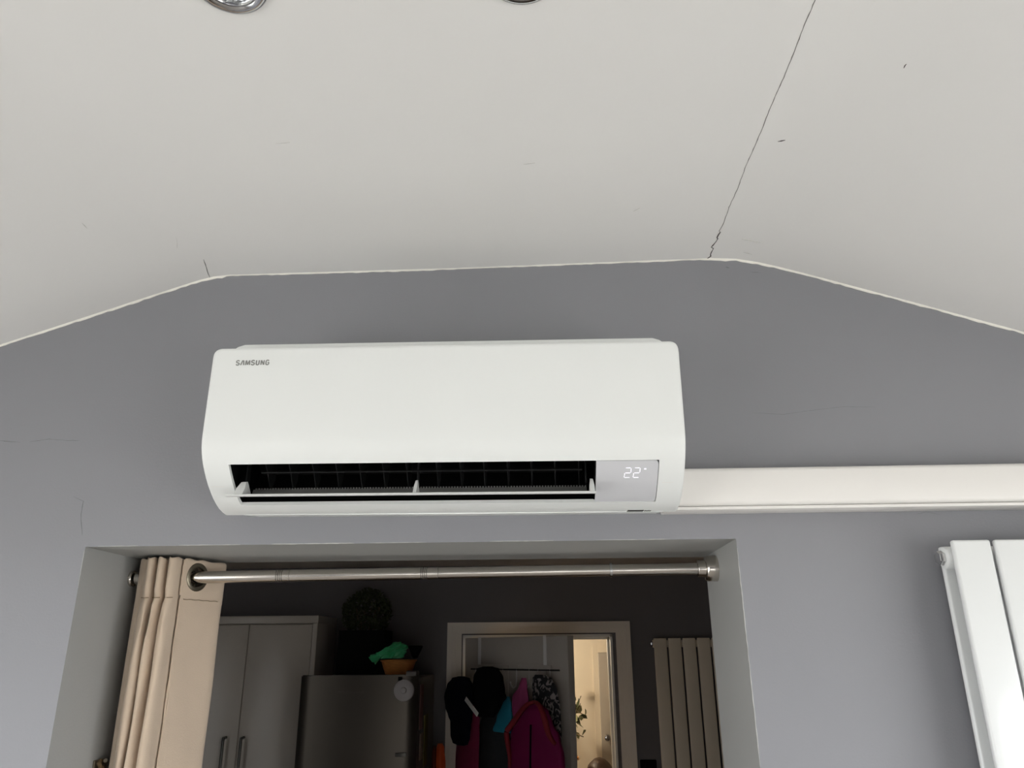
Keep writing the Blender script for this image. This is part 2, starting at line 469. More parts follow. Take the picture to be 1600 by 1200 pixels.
# hairline cracks in the wall
def wp(x, z): return (x, 0, z)
ribbon('crack', [wp(-1.16, 2.34), wp(-1.125, 2.312), wp(-1.10, 2.313), wp(-1.06, 2.309)], .0011, M['hair_crack'], wall_front, (0, -1, 0), .0003, .0004, 9)
ribbon('crack', [wp(-1.04, 2.310), wp(-1.00, 2.315), wp(-.96, 2.311), wp(-.935, 2.311)], .0009, M['hair_crack'], wall_front, (0, -1, 0), .0003, .0004, 10)
ribbon('crack', [wp(-.927, 2.196), wp(-.905, 2.186), wp(-.905, 2.16), wp(-.895, 2.12)], .0009, M['hair_crack'], wall_front, (0, -1, 0), .0003, .0003, 11)
ribbon('crack', [wp(.42, 2.343), wp(.48, 2.338), wp(.53, 2.345), wp(.60, 2.352), wp(.66, 2.35)], .0005, M['hair_crack'], wall_front, (0, -1, 0), .0003, .0003, 12)
ribbon('crack', [wp(.70, 2.138), wp(.72, 2.142), wp(.745, 2.137)], .0005, M['hair_crack'], wall_front, (0, -1, 0), .0003, .0003, 13)
ribbon('crack', [wp(.40, 2.668), wp(.408, 2.665)], .0018, M['hair_crack'], wall_front, (0, -1, 0), .0003, .0003, 14)
ribbon('crack', [wp(.45, 2.655), wp(.472, 2.652)], .0014, M['hair_crack'], wall_front, (0, -1, 0), .0003, .0003, 15)

# ------------------------------------------------------------------ far room and hall shell
FX0, FX1, FY, FZ = -2.35, 1.75, 2.80, 2.347
DX0, DX1, DZ = -0.436, 0.358, 1.985
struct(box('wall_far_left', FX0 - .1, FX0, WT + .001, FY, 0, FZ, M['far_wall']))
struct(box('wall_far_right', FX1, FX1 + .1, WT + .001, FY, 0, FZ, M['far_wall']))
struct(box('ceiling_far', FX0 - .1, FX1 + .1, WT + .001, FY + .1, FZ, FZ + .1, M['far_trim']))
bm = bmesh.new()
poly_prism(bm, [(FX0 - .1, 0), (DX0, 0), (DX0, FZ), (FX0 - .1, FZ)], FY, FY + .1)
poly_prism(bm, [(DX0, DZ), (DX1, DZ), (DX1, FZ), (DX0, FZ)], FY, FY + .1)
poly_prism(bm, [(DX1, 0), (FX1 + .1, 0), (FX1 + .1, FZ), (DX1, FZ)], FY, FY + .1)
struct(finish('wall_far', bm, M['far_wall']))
# moulded architrave and lining of the far doorway
def architrave(name, y, sgn):
    bm = bmesh.new()
    for (ins, d, w) in ((0.0, .022, .024), (.023, .016, .024), (.046, .011, .030)):
        ox0, ox1, oz = DX0 - .083 + ins, DX1 + .095 - ins, DZ + .065 - ins * .72
        ya, yb = (y - d, y - .0004) if sgn < 0 else (y + .0004, y + d)
        add_box(bm, ox0, ox0 + w, ya, yb, 0, oz)
        add_box(bm, ox1 - w, ox1, ya, yb, 0, oz)
        add_box(bm, ox0 + w, ox1 - w, ya, yb, oz - w * .8, oz)
    return finish(name, bm, M['far_trim'], None)
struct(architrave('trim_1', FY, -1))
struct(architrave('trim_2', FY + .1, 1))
bm = bmesh.new()
add_box(bm, DX0 - .001, DX0 + .012, FY - .005, FY + .105, 0, DZ, .001)
add_box(bm, DX1 - .012, DX1 + .001, FY - .005, FY + .105, 0, DZ, .001)
add_box(bm, DX0, DX1, FY - .005, FY + .105, DZ - .012, DZ + .001, .001)
add_box(bm, DX0 + .01, DX0 + .025, FY + .045, FY + .075, 0, DZ - .01, .002)
add_box(bm, DX1 - .025, DX1 - .01, FY + .045, FY + .075, 0, DZ - .01, .002)
add_box(bm, DX0 + .01, DX1 - .01, FY + .045, FY + .075, DZ - .025, DZ - .01, .002)
struct(finish('trim_3', bm, M['white_trim']))
HX0, HX1, HY = -1.6, 1.2, 4.75
struct(box('wall_hall', HX0, HX1, HY, HY + .1, 0, 2.4, M['hall_wall']))
struct(box('wall_hall_left', HX0 - .1, HX0, FY + .101, HY, 0, 2.4, M['hall_wall']))
struct(box('wall_hall_right', HX1, HX1 + .1, FY + .101, HY, 0, 2.4, M['hall_wall']))
struct(box('ceiling_hall', HX0 - .1, HX1 + .1, FY + .101, HY + .1, 2.4, 2.5, M['white_trim']))
# grey door in the hall wall
bm = bmesh.new()
add_box(bm, .405, 1.10, HY - .035, HY - .001, 0.005, 1.890, .003)
door2 = struct(finish('door_2', bm, M['hall_door']))
for (za, zb) in ((.25, .85), (1.0, 1.76)):
    for (xa, xb) in ((.475, .70), (.80, 1.03)):
        box('panel', xa, xb, HY - .043, HY - .034, za, zb, M['hall_door'], door2, .006)
lathe('door_knob', [(0, -.055), (.02, -.052), (.026, -.04), (.018, -.028), (.009, -.02), (.009, 0), (.022, 0), (.022, .004), (0, .004)], (.445, HY - .035, 1.30), M['chrome'], door2, axis=(0, 1, 0), n=20)
bm = bmesh.new()
for (xa, xb, za, zb) in ((.365, .405, 0, 1.93), (1.10, 1.14, 0, 1.93), (.4055, 1.0995, 1.891, 1.93)):
    add_box(bm, xa, xb, HY - .02, HY - .0005, za, zb)
struct(finish('trim_4', bm, M['hall_wall']))

# hall pendant: an unseen warm lamp, added to light the hall
pl = thing('added_pendant_lamp', 'unseen linen drum pendant lamp added to light the hallway beyond the far door', 'lamp', (-.35, 3.95, 2.05))
lathe('lamp_shade', [(.15, 0), (.17, .20)], (-.35, 3.95, 2.05), M['shade'], pl, n=32)
tube('cord', [(-.35, 3.95, 2.18), (-.35, 3.95, 2.40)], .004, M['white_plastic'], pl, 8)
lathe('bulb', [(0, -.035), (.024, -.026), (.032, 0), (.026, .03), (.014, .055), (.014, .08), (0, .08)], (-.35, 3.95, 2.11), mat('lit_bulb', (1, .9, .7), .4, emit=(1, .78, .5), estr=8.0, var=.01), pl, n=16)
lamp = bpy.data.lights.new('added_pendant_light', 'POINT')
lamp.energy = 30
lamp.color = (1.0, 0.85, 0.64)
lamp.shadow_soft_size = 0.06
lo = bpy.data.objects.new('added_pendant_light', lamp)
COL.objects.link(lo)
lo.location = (-.35, 3.95, 2.0)

# ------------------------------------------------------------------ the air conditioner
AX0, AX1 = -0.584, 0.244
ac = thing('air_conditioner', 'white wall-mounted split air conditioner with open louvre above the doorway', 'air conditioner', (-0.17, 0, 2.30), rot=(0, 0.0058, 0))

PROF = [(-.020, 2.410), (-.100, 2.4120), (-.190, 2.4145), (-.2105, 2.4145), (-.2128, 2.4138), (-.2140, 2.4120), (-.2145, 2.4080), (-.2145, 2.36), (-.2145, 2.32), (-.2145, 2.28), (-.2143, 2.255),
        (-.2135, 2.243), (-.2110, 2.2315), (-.2070, 2.2215), (-.2020, 2.2125), (-.1970, 2.2050), (-.1880, 2.1945), (-.1780, 2.1845), (-.1650, 2.1735), (-.1500, 2.1630), (-.1360, 2.1545), (-.1220, 2.1480),
        (-.1080, 2.1430), (-.0920, 2.1395), (-.0790, 2.1382), (-.0700, 2.1500), (-.020, 2.1520)]
ST, SB = 15, 21                       # outlet top and bottom edges in the profile
S0, S1, P1 = -0.537, 0.0935, 0.1995   # outlet left, outlet right / display left, display right
def prof_normal(i):
    a, b = Vector(PROF[max(i - 1, 0)]), Vector(PROF[min(i + 1, len(PROF) - 1)])
    d = (b - a).normalized()
    return Vector((-d.y, d.x))
NRM = []
for i in range(len(PROF)):
    n = prof_normal(i)
    c = Vector((-.10, 2.28)) - Vector(PROF[i])
    if n.dot(c) > 0: n = -n
    NRM.append(n)                     # outward
RT = 0.016                            # rounded top corners seen from the front
def ac_ring(bm, x):
    a = min(x - AX0, AX1 - x)
    r = 0.006
    ins = 0.0 if a >= r else r - math.sqrt(max(0, r * r - (r - a) ** 2))
    cut = 0.0 if a >= RT else RT - math.sqrt(max(0, RT * RT - (RT - a) ** 2))
    zlim = 2.4145 - cut
    vs = []
    for i, (y, z) in enumerate(PROF):
        p = Vector((y, z)) - NRM[i] * ins
        z2 = p.y
        if cut > 0 and z2 > 2.37:
            z2 = 2.37 + (z2 - 2.37) * (zlim - 2.37) / (2.4145 - 2.37)
        vs.append(bm.verts.new((x, p.x, z2)))
    return vs
xs = [AX0 + d for d in (0, .0006, .0018, .0035, .006, .009, .0125, .016)] + [S0 + .0, -.45, -.3, -.15, 0.0, S1, P1] + [AX1 - d for d in (.016, .0125, .009, .006, .0035, .0018, .0006, 0)]
bm = bmesh.new()
rings = [ac_ring(bm, x) for x in xs]
for ia in range(len(xs) - 1):
    a, b = rings[ia], rings[ia + 1]
    inslot = xs[ia] >= S0 - 1e-6 and xs[ia + 1] <= P1 + 1e-6
    for k in range(len(PROF) - 1):
        if inslot and ST <= k < SB:
            continue
        bm.faces.new((a[k], a[k + 1], b[k + 1], b[k]))
bm.faces.new(rings[0])
bm.faces.new(list(reversed(rings[-1])))
# back closing face
bm.faces.new([r[0] for r in (rings[0], rings[-1])] + [r[-1] for r in (rings[-1], rings[0])])
# returned edge round the outlet
i0, i1 = xs.index(S0 + .0), xs.index(P1)
inner = {}
def inn(i, k):
    key = (i, k)
    if key not in inner:
        v = rings[i][k].co
        n = NRM[k]
        inner[key] = bm.verts.new((v.x, v.y - n.x * .007, v.z - n.y * .007))
    return inner[key]
for i in range(i0, i1):
    for k in (ST, SB):
        bm.faces.new((rings[i][k], rings[i + 1][k], inn(i + 1, k), inn(i, k)))
for i in (i0, i1):
    for k in range(ST, SB):
        bm.faces.new((rings[i][k], rings[i][k + 1], inn(i, k + 1), inn(i, k)))
casing = finish('casing', bm, M['ac'], ac, smooth=True, angle=35)

# rear chassis: stands proud above and below the front casing
bm = bmesh.new()
cx0, cx1 = -0.562, 0.222
poly = [(cx0 - .012, 2.405), (cx0 - .010, 2.424), (cx0 + .004, 2.4345), (cx0 + .016, 2.4385), (cx1 - .016, 2.4385), (cx1 - .004, 2.4345), (cx1 + .010, 2.424), (cx1 + .012, 2.405)]
poly_prism(bm, poly, -.172, -.001)
bmesh.ops.bevel(bm, geom=[e for e in bm.edges], offset=.0012, segments=1, affect='EDGES')
finish('top_cover', bm, M['ac'], ac, smooth=True)
bm = bmesh.new()
poly = [(AX0 + .016, 2.151), (AX0 + .022, 2.142), (AX0 + .036, 2.1378), (-.17, 2.1365), (AX1 - .028, 2.1378), (AX1 - .010, 2.1415), (AX1 - .005, 2.151)]
poly_prism(bm, poly, -.0815, -.001)
for v in bm.verts:
    v.co.z += .0105 * (v.co.y + .0815) / .08
finish('base_pan', bm, M['ac'], ac)

# inside of the outlet
def strip(bm, pts, x0, x1):
    a = [bm.verts.new((x0, y, z)) for y, z in pts]
    b = [bm.verts.new((x1, y, z)) for y, z in pts]
    for k in range(len(pts) - 1):
        bm.faces.new((a[k], a[k + 1], b[k + 1], b[k]))
    return a, b
bm = bmesh.new()
duct = [(-.1955, 2.212), (-.150, 2.252), (-.090, 2.285), (-.050, 2.275), (-.045, 2.235), (-.070, 2.190), (-.1195, 2.1545)]
a, b = strip(bm, duct, S0 - .004, S1 + .004)
bm.faces.new(a)
bm.faces.new(list(reversed(b)))
finish('outlet_duct', bm, M['ac_dark'], ac)
# cross-flow fan drum at the back of the duct
bm = bmesh.new()
nb = 30
for k in range(nb):
    t = 2 * math.pi * k / nb
    cy, czz = -.088 + .026 * math.cos(t), 2.242 + .026 * math.sin(t)
    ca, sa = math.cos(t + .7), math.sin(t + .7)
    p = [(cy + .006 * ca, czz + .006 * sa), (cy - .006 * ca, czz - .006 * sa)]
    q = [bm.verts.new((S0 + .02, *p[0])), bm.verts.new((S1 - .02, *p[0])), bm.verts.new((S1 - .02, *p[1])), bm.verts.new((S0 + .02, *p[1]))]
    bm.faces.new(q)
finish('fan_drum', bm, M['ac_dark'], ac)
# upright air vanes on their link bar
bm = bmesh.new()
pts = [(-.163, 2.216), (-.150, 2.228), (-.120, 2.240), (-.112, 2.222), (-.112, 2.196), (-.122, 2.180), (-.131, 2.176), (-.140, 2.190), (-.149, 2.203)]
a = [bm.verts.new((-.0008, y, z)) for y, z in pts]
b = [bm.verts.new((.0008 + .0, y, z)) for y, z in pts]
bm.faces.new(a); bm.faces.new(list(reversed(b)))
for k in range(len(pts)):
    bm.faces.new((a[k], b[k], b[(k + 1) % len(pts)], a[(k + 1) % len(pts)]))
bmesh.ops.recalc_face_normals(bm, faces=bm.faces)
vm = bpy.data.meshes.new('air_vane')
bmesh.ops.translate(bm, verts=bm.verts, vec=(0, 0, -2.30))
bm.to_mesh(vm); bm.free()
vm.materials.append(M['ac_fin'])
for k in range(14):
    x = -0.478 + k * 0.0415 + (0.012 if k > 6 else 0)
    v = bpy.data.objects.new('air_vane', vm)
    COL.objects.link(v)
    v.parent = ac
    v.location = (x + 0.17, 0, 0)
    v.rotation_euler = (0, 0, math.radians(-3))
tube('link_bar', [(-.495, -.152, 2.2005), (.072, -.152, 2.2005)], .0016, M['ac_fin'], ac, 8)
for x in (-.522, -.2165, .078):
    box('vane_post', x - .0012, x + .0012, -.150, -.135, 2.178, 2.226, M['ac_fin'], ac)
# toothed grey lip at the bottom of the outlet
bm = bmesh.new()
a, b = strip(bm, [(-.1100, 2.1700), (-.104, 2.1800)], S0 + .012, S1 - .012)
for k in range(118):
    x = S0 + .016 + k * .00512
    add_box(bm, x, x + .0026, -.1045, -.1015, 2.179, 2.1825)
finish('outlet_lip', bm, M['ac_lip'], ac)
# the opened louvre
bm = bmesh.new()
lp = [(-.1960, 2.1525), (-.1945, 2.1510), (-.1880, 2.1508), (-.160, 2.1560), (-.134, 2.1625), (-.132, 2.1650), (-.134, 2.1662), (-.160, 2.1605), (-.188, 2.1550), (-.1950, 2.1538)]
a = [bm.verts.new((-.5375, y, z)) for y, z in lp]
b = [bm.verts.new((.0915, y, z)) for y, z in lp]
bm.faces.new(a); bm.faces.new(list(reversed(b)))
for k in range(len(lp)):
    bm.faces.new((a[k], a[(k + 1) % len(lp)], b[(k + 1) % len(lp)], b[k]))
louvre = finish('louvre', bm, M['ac'], ac, smooth=True, angle=50)
for x, w in ((-.5195, .0075), (-.2155, .0028), (.0865, .0040)):
    bm = bmesh.new()
    poly = [(-.186, 2.155), (-.176, 2.168), (-.166, 2.1805), (-.158, 2.183), (-.151, 2.178), (-.146, 2.163)]
    va = [bm.verts.new((x - w, y, z) if z < 2.17 else (x - w * .55, y, z)) for y, z in poly]
    vb = [bm.verts.new((x + w, y, z) if z < 2.17 else (x + w * .55, y, z)) for y, z in poly]
    bm.faces.new(va); bm.faces.new(list(reversed(vb)))
    for k in range(len(poly)):
        bm.faces.new((va[k], va[(k + 1) % 6], vb[(k + 1) % 6], vb[k]))
    finish('louvre_arm', bm, M['ac'], louvre)
# display panel, set a hair below the casing
def on_prof(t, out=0.0):
    """t from ST (top) to SB (bottom)."""
    i = int(min(max(t, 0), len(PROF) - 2)); f = t - i
    p = Vector(PROF[i]).lerp(Vector(PROF[i + 1]), f)
    n = NRM[i].lerp(NRM[i + 1], f).normalized()
    return p + n * out
def arc_t():
    L = [0]
    for k in range(ST, SB):
        L.append(L[-1] + (Vector(PROF[k + 1]) - Vector(PROF[k])).length)
    return L
ARC = arc_t()
def at_arc(s, out=0.0):
    for k in range(len(ARC) - 1):
        if s <= ARC[k + 1] or k == len(ARC) - 2:
            return on_prof(ST + k + (s - ARC[k]) / (ARC[k + 1] - ARC[k]), out)
bm = bmesh.new()
TOT = ARC[-1]
g = .0009
NX, NS = 24, 16
x0, x1, s0, s1, rc = S1 + .0003, P1 - g, g, TOT - g, .006
def edge_x(s):
    for e in (s - s0, s1 - s):
        if e < rc:
            return x1 - (rc - math.sqrt(max(0, rc * rc - (rc - e) ** 2)))
    return x1
svals = [s0, s0 + .0004, s0 + .0013, s0 + .003, s0 + .006] + [s0 + .006 + (s1 - s0 - .012) * k / NS for k in range(1, NS)] + [s1 - .006, s1 - .003, s1 - .0013, s1 - .0004, s1]
rows = []
for s in svals:
    xe = edge_x(s)
    row = []
    for d in (-.006, -.0006):
        p = at_arc(s, d); row.append(bm.verts.new((x0, p.x, p.y)))
    for k in range(1, 5):
        p = at_arc(s, -.0006); row.append(bm.verts.new((x0 + (xe - x0) * k / 4, p.x, p.y)))
    p = at_arc(s, -.006); row.append(bm.verts.new((xe, p.x, p.y)))
    rows.append(row)
for a, b in zip(rows, rows[1:]):
    for k in range(len(a) - 1):
        bm.faces.new((a[k], a[k + 1], b[k + 1], b[k]))
bm.faces.new(rows[0]); bm.faces.new(list(reversed(rows[-1])))
disp = tag(finish('display_panel', bm, M['ac_panel'], ac, smooth=True, angle=40), 'pale lilac grey display panel reading 22 degrees')
bm = bmesh.new()
a, b = strip(bm, [tuple(at_arc(s, -.0062)) for s in (0, .02, .04, .06, TOT)], S1 - .002, P1 + .002)
finish('display_backing', bm, M['ac_dark'], disp)
# seven-segment 22 and degree mark
bm = bmesh.new()
def seg(xa, sa, xb, sb, w=.00125):
    if abs(xa - xb) > abs(sa - sb):
        q = [(xa, sa - w / 2), (xb, sb - w / 2), (xb, sb + w / 2), (xa, sa + w / 2)]
    else:
        q = [(xa - w / 2, sa), (xa + w / 2, sa), (xb + w / 2, sb), (xb - w / 2, sb)]
    vs = []
    for x, s in q:
        p = at_arc(s, .0001 - .0004); vs.append(bm.verts.new((x, p.x, p.y)))
    bm.faces.new(vs)
    vt = []
    for x, s in q:
        p = at_arc(s, -.0012); vt.append(bm.verts.new((x, p.x, p.y)))
    for k in range(4):
        bm.faces.new((vs[k], vs[(k + 1) % 4], vt[(k + 1) % 4], vt[k]))
for xd in (.1425, .1577):
    w, h, t = .0105, .0098, .0150
    sl = -.0008                                # slant
    seg(xd + .0014, t, xd + w - .0012, t)
    seg(xd + w, t + .0008, xd + w - .0006, t + h - .0008)
    seg(xd + .0010, t + h, xd + w - .0016, t + h)
    seg(xd - .0002, t + h + .0008, xd - .0010, t + 2 * h - .0008)
    seg(xd - .0002, t + 2 * h, xd + w - .0022, t + 2 * h)
seg(.1748, .0172, .1785, .0172, .0026)
finish('digits', bm, M['led'], disp)
# small dark print at the lower right
bm = bmesh.new()
def mark(xa, xb, s_y, h, sk=.002):
    q = [(xa, s_y + h), (xb, s_y + h), (xb + sk, s_y), (xa + sk, s_y)]
    def zz(y):
        for (ya, za), (yb, zb) in zip(PROF[SB:], PROF[SB + 1:]):
            if ya <= y <= yb:
                return za + (zb - za) * (y - ya) / (yb - ya)
    vs = [bm.verts.new((x, y, zz(y) - .0003)) for x, y in q]
    vt = [bm.verts.new((x, y, zz(y) + .001)) for x, y in q]
    bm.faces.new(vs)
    for k in range(4):
        bm.faces.new((vs[k], vs[(k + 1) % 4], vt[(k + 1) % 4], vt[k]))
mark(.1525, .1812, -.0915, .0125)
finish('print_bar', bm, M['ink_dark'], ac)
bm = bmesh.new()
for k in range(4):
    mark(.1835 + k * .0030, .1835 + k * .0030 + .0024, -.0900 + (.0006 if k % 2 else -.0004), .0090, .0012)
finish('small_print', bm, M['ink'], ac)
# maker's name, printed on the front: bold stroked capitals
def arc_pts(cx, cy, rx, ry, a0, a1, n=8):
    return [(cx + rx * math.cos(math.radians(a0 + (a1 - a0) * k / n)), cy + ry * math.sin(math.radians(a0 + (a1 - a0) * k / n))) for k in range(n + 1)]
S_ = arc_pts(.36, .73, .26, .27, 20, 180, 8) + arc_pts(.36, .73, .26, .20, 190, 262, 4) + arc_pts(.36, .27, .27, .23, 75, 0, 4) + arc_pts(.36, .27, .27, .27, -10, -165, 8)
GLYPH = {'S': (.74, [S_]),
         'A': (.76, [[(.08, 0), (.36, 1.0)], [(.34, .93), (.60, .93)], [(.54, 1.0), (.66, 0)]]),
         'M': (.98, [[(.12, 0), (.16, 1.0)], [(.20, 1.0), (.48, .05)], [(.48, .05), (.78, 1.0)], [(.82, 1.0), (.86, 0)]]),
         'U': (.78, [[(.13, 1.0), (.13, .30)] + arc_pts(.38, .30, .25, .30, 180, 360, 8) + [(.63, 1.0)]]),
         'N': (.80, [[(.13, 0), (.13, 1.0)], [(.15, 1.0), (.63, 0)], [(.65, 0), (.65, 1.0)]]),
         'G': (.78, [arc_pts(.38, .70, .26, .30, 25, 180, 8) + arc_pts(.38, .28, .26, .28, 180, 350, 8) + [(.64, .50), (.40, .50)]])}
bm = bmesh.new()
def stroke(pts, w, f):
    n = len(pts)
    L, Rr = [], []
    for i, p in enumerate(pts):
        a, b = Vector(pts[max(i - 1, 0)]), Vector(pts[min(i + 1, n - 1)])
        d = (b - a).normalized()
        q = Vector((-d.y, d.x)) * w / 2
        L.append(bm.verts.new(f(p[0] + q.x, p[1] + q.y))); Rr.append(bm.verts.new(f(p[0] - q.x, p[1] - q.y)))
    for i in range(n - 1):
        bm.faces.new((L[i], L[i + 1], Rr[i + 1], Rr[i]))
LH = .0088
pen = 0.0
word = 'SAMSUNG'
tot = sum(GLYPH[c][0] + .12 for c in word)
for li, c in enumerate(word):
    w, strokes = GLYPH[c]
    for si, st in enumerate(strokes):
        dy = -.0001 * (1 + si * .2)
        stroke(st, .235, lambda a, b, pen=pen, dy=dy: (-.5395 + (pen + a + b * .03) * .0618 / tot, -.2145 - .00025 + dy, 2.3812 + b * LH))
    pen += w + .12
finish('lettering', bm, M['ink'], ac)
# small seams either side of the outlet
for xa, xb in ((AX0 + .008, S0 - .016), (P1 + .006, P1 + .026)):
    p = at_arc(.045, .0002)
    bm = bmesh.new()
    q0, q1 = at_arc(.0447, .00015), at_arc(.0455, .00015)
    vs = [bm.verts.new((xa, q0.x, q0.y)), bm.verts.new((xb, q0.x, q0.y)), bm.verts.new((xb, q1.x, q1.y)), bm.verts.new((xa, q1.x, q1.y))]
    bm.faces.new(vs)
    finish('panel_seam', bm, M['white_trim'], ac)

# ------------------------------------------------------------------ pipe trunking
tr = thing('pipe_trunking', 'white plastic pipe trunking running from the air conditioner along the wall', 'trunking', (1.05, 0, 2.143))
bm = bmesh.new()
cp = [(-.003, 2.2205), (-.050, 2.2205), (-.0575, 2.2180), (-.0600, 2.2120), (-.0600, 2.1580), (-.0585, 2.1530), (-.0540, 2.1505), (-.030, 2.1505), (-.030, 2.1525), (-.003, 2.1525)]
a = [bm.verts.new((.225, y, z)) for y, z in cp]
b = [bm.verts.new((XR - .002, y, z)) for y, z in cp]
bm.faces.new(a); bm.faces.new(list(reversed(b)))
for k in range(len(cp)):
    bm.faces.new((a[k], a[(k + 1) % len(cp)], b[(k + 1) % len(cp)], b[k]))
finish('cover', bm, M['trunk'], tr, smooth=True, angle=50)
bm = bmesh.new()
add_box(bm, .225, XR - .002, -.0505, -.0005, 2.1435, 2.1495, .0015, 2)
add_box(bm, .225, XR - .002, -.040, -.0005, 2.1490, 2.2195, .0)
finish('base_rail', bm, M['trunk'], tr, smooth=True)

# ------------------------------------------------------------------ vertical radiators
def radiator(root, x0, y_front, z0, z1, n, pw, pitch, m, double, wall_y):
    bm = bmesh.new()
    add_box(bm, -pw / 2, pw / 2, -.006, .006, z0, z1, .0042, 4)
    bmesh.ops.recalc_face_normals(bm, faces=bm.faces)
    for f in bm.faces: f.smooth = True
    for e in bm.edges:
        if len(e.link_faces) == 2 and e.calc_face_angle(0) > math.radians(50): e.smooth = False
    off = offset_of(root)
    bmesh.ops.translate(bm, verts=bm.verts, vec=(0, 0, -off.z))
    me = bpy.data.meshes.new('panel')
    bm.to_mesh(me); bm.free()
    me.materials.append(m)
    for row in range(2 if double else 1):
        for k in range(n):
            o = bpy.data.objects.new('panel', me)
            COL.objects.link(o)
            o.parent = root
            o.location = (x0 + pw / 2 + k * pitch + (.006 if row else 0) - off.x, y_front + .006 + row * .056 - off.y, 0 - row * .004)
    ym = y_front + (.034 if double else .026)
    xe = x0 + (n - 1) * pitch + pw
    for z in (z1 - .027, z0 + .027):
        lathe('header_tube', [(0, 0), (.0165, 0), (.018, .002), (.018, xe - x0 - .002), (.0165, xe - x0), (0, xe - x0)], (x0, ym, z), m, root, axis=(1, 0, 0), n=24)
    # blanking plug on the end of the top header
    lathe('plug_collar', [(0, -.0055), (.0150, -.0055), (.0188, -.0038), (.0200, 0), (.0200, .012), (0, .012)], (x0 + .001, ym, z1 - .027), m, root, axis=(1, 0, 0), n=28)
    lathe('chrome_plug', [(0, -.0150), (.0112, -.0150), (.0128, -.0132), (.0128, -.0050), (0, -.0050)], (x0 + .001, ym, z1 - .027), M['chrome'], root, axis=(1, 0, 0), n=6)
    for z in (z1 - .25, z0 + .25):
        for xx in (x0 + pitch * 1.5, xe - pitch * 1.5):
            box('wall_bracket', xx - .012, xx + .012, y_front + (.066 if double else .02), wall_y - .0005, z - .03, z + .03, m, root, .002)
    return root
rad = thing('radiator', 'tall white double-panel vertical radiator on the grey wall at right', 'radiator', (1.0, -.05, .47))
radiator(rad, .713, -.085, .47, 2.0785, 8, .0652, .0722, M['rad'], True, 0.0)
rad2 = thing('radiator', 'dim cream flat-panel vertical radiator on the dark wall beyond the doorway', 'radiator', (.85, 2.74, .35))
radiator(rad2, .566, 2.722, .35, 1.962, 8, .066, .0745, M['rad_beige'], False, FY)

# ------------------------------------------------------------------ recessed ceiling lights
def downlight(x, y, label):
    z = ceil_z(x)
    o = thing('ceiling_downlight', label, 'light', (x, y, z), 'recessed ceiling downlights')
    lathe('chrome_ring', [(.0465, .001), (.0470, -.002), (.0455, -.0045), (.0420, -.0060), (.0375, -.0050), (.0350, -.0035), (.0335, -.0048), (.0305, -.0052), (.0290, -.0030), (.0285, .001)], (x, y, z), M['chrome'], o, n=48)
    bm = bmesh.new()
    add_lathe(bm, [(.0288, -.0010), (.0240, -.0015), (.0160, -.0030), (.0080, -.0018), (.0, -.0035)], (x, y, z), n=14)
    bmesh.ops.triangulate(bm, faces=bm.faces)
    rr = random.Random(5)
    for v in bm.verts:
        v.co.z += rr.uniform(-.0014, .0008)
    finish('reflector_glass', bm, M['glass'], o)
    return o
downlight(-.372, -.7510, 'round chrome recessed ceiling light at top left')
downlight(-.011, -.7455, 'round chrome recessed ceiling light, the barely visible one at top centre')

# ------------------------------------------------------------------ tension rod
rod = thing('curtain_rod', 'brushed nickel tension rod across the top of the doorway', 'curtain rod', (-.26, .2, 2.03))
RY = .185
def rz(x): return 2.0545 + (x + .754) * .0062
def rodp(name, x0, x1, r, m):
    return tube(name, [(x0, RY, rz(x0)), (x1, RY, rz(x1))], r, m, rod, 28)
t1 = rodp('thick_tube', OX0 + .012, -.221, .0126, M['nickel'])
rodp('thin_tube', -.222, .3215, .0119, M['nickel'])
for x in (-.5665, -.5625, -.5585, -.5545, -.2575, -.2535, -.2495, -.2455):
    tube('groove', [(x - .0007, RY, rz(x)), (x + .0007, RY, rz(x))], .01275, M['nickel_dark'], t1, 28)
for x in (-.5385, -.2215):
    tube('seam', [(x - .0004, RY, rz(x)), (x + .0004, RY, rz(x))], .01272, M['nickel_dark'], t1, 28)
lathe('joint_ring', [(.0115, -.0030), (.0148, -.0024), (.0152, 0), (.0148, .0024), (.0115, .0030)], (.1415, RY, rz(.1415)), M['chrome'], rod, axis=(1, 0, 0), n=28)
for sx, xw in ((1, OX1), (-1, OX0)):
    lathe('end_collar', [(.0100, 0), (.0163, 0), (.0170, .001), (.0170, .0145), (.0175, .0155), (.0100, .0155)], (xw - sx * .040, RY, rz(xw)), M['nickel'], rod, axis=(sx, 0, 0), n=32)
    lathe('end_flange', [(r_ * (1 if sx > 0 else .62), h_ if sx > 0 else .0245 - (.0245 - h_) * .3) for r_, h_ in [(.010, 0), (.0215, 0), (.0245, .002), (.0262, .007), (.0268, .0215), (.0268, .0245), (0, .0245)]], (xw - sx * .0250, RY, rz(xw)), M['nickel'], rod, axis=(sx, 0, 0), n=40)

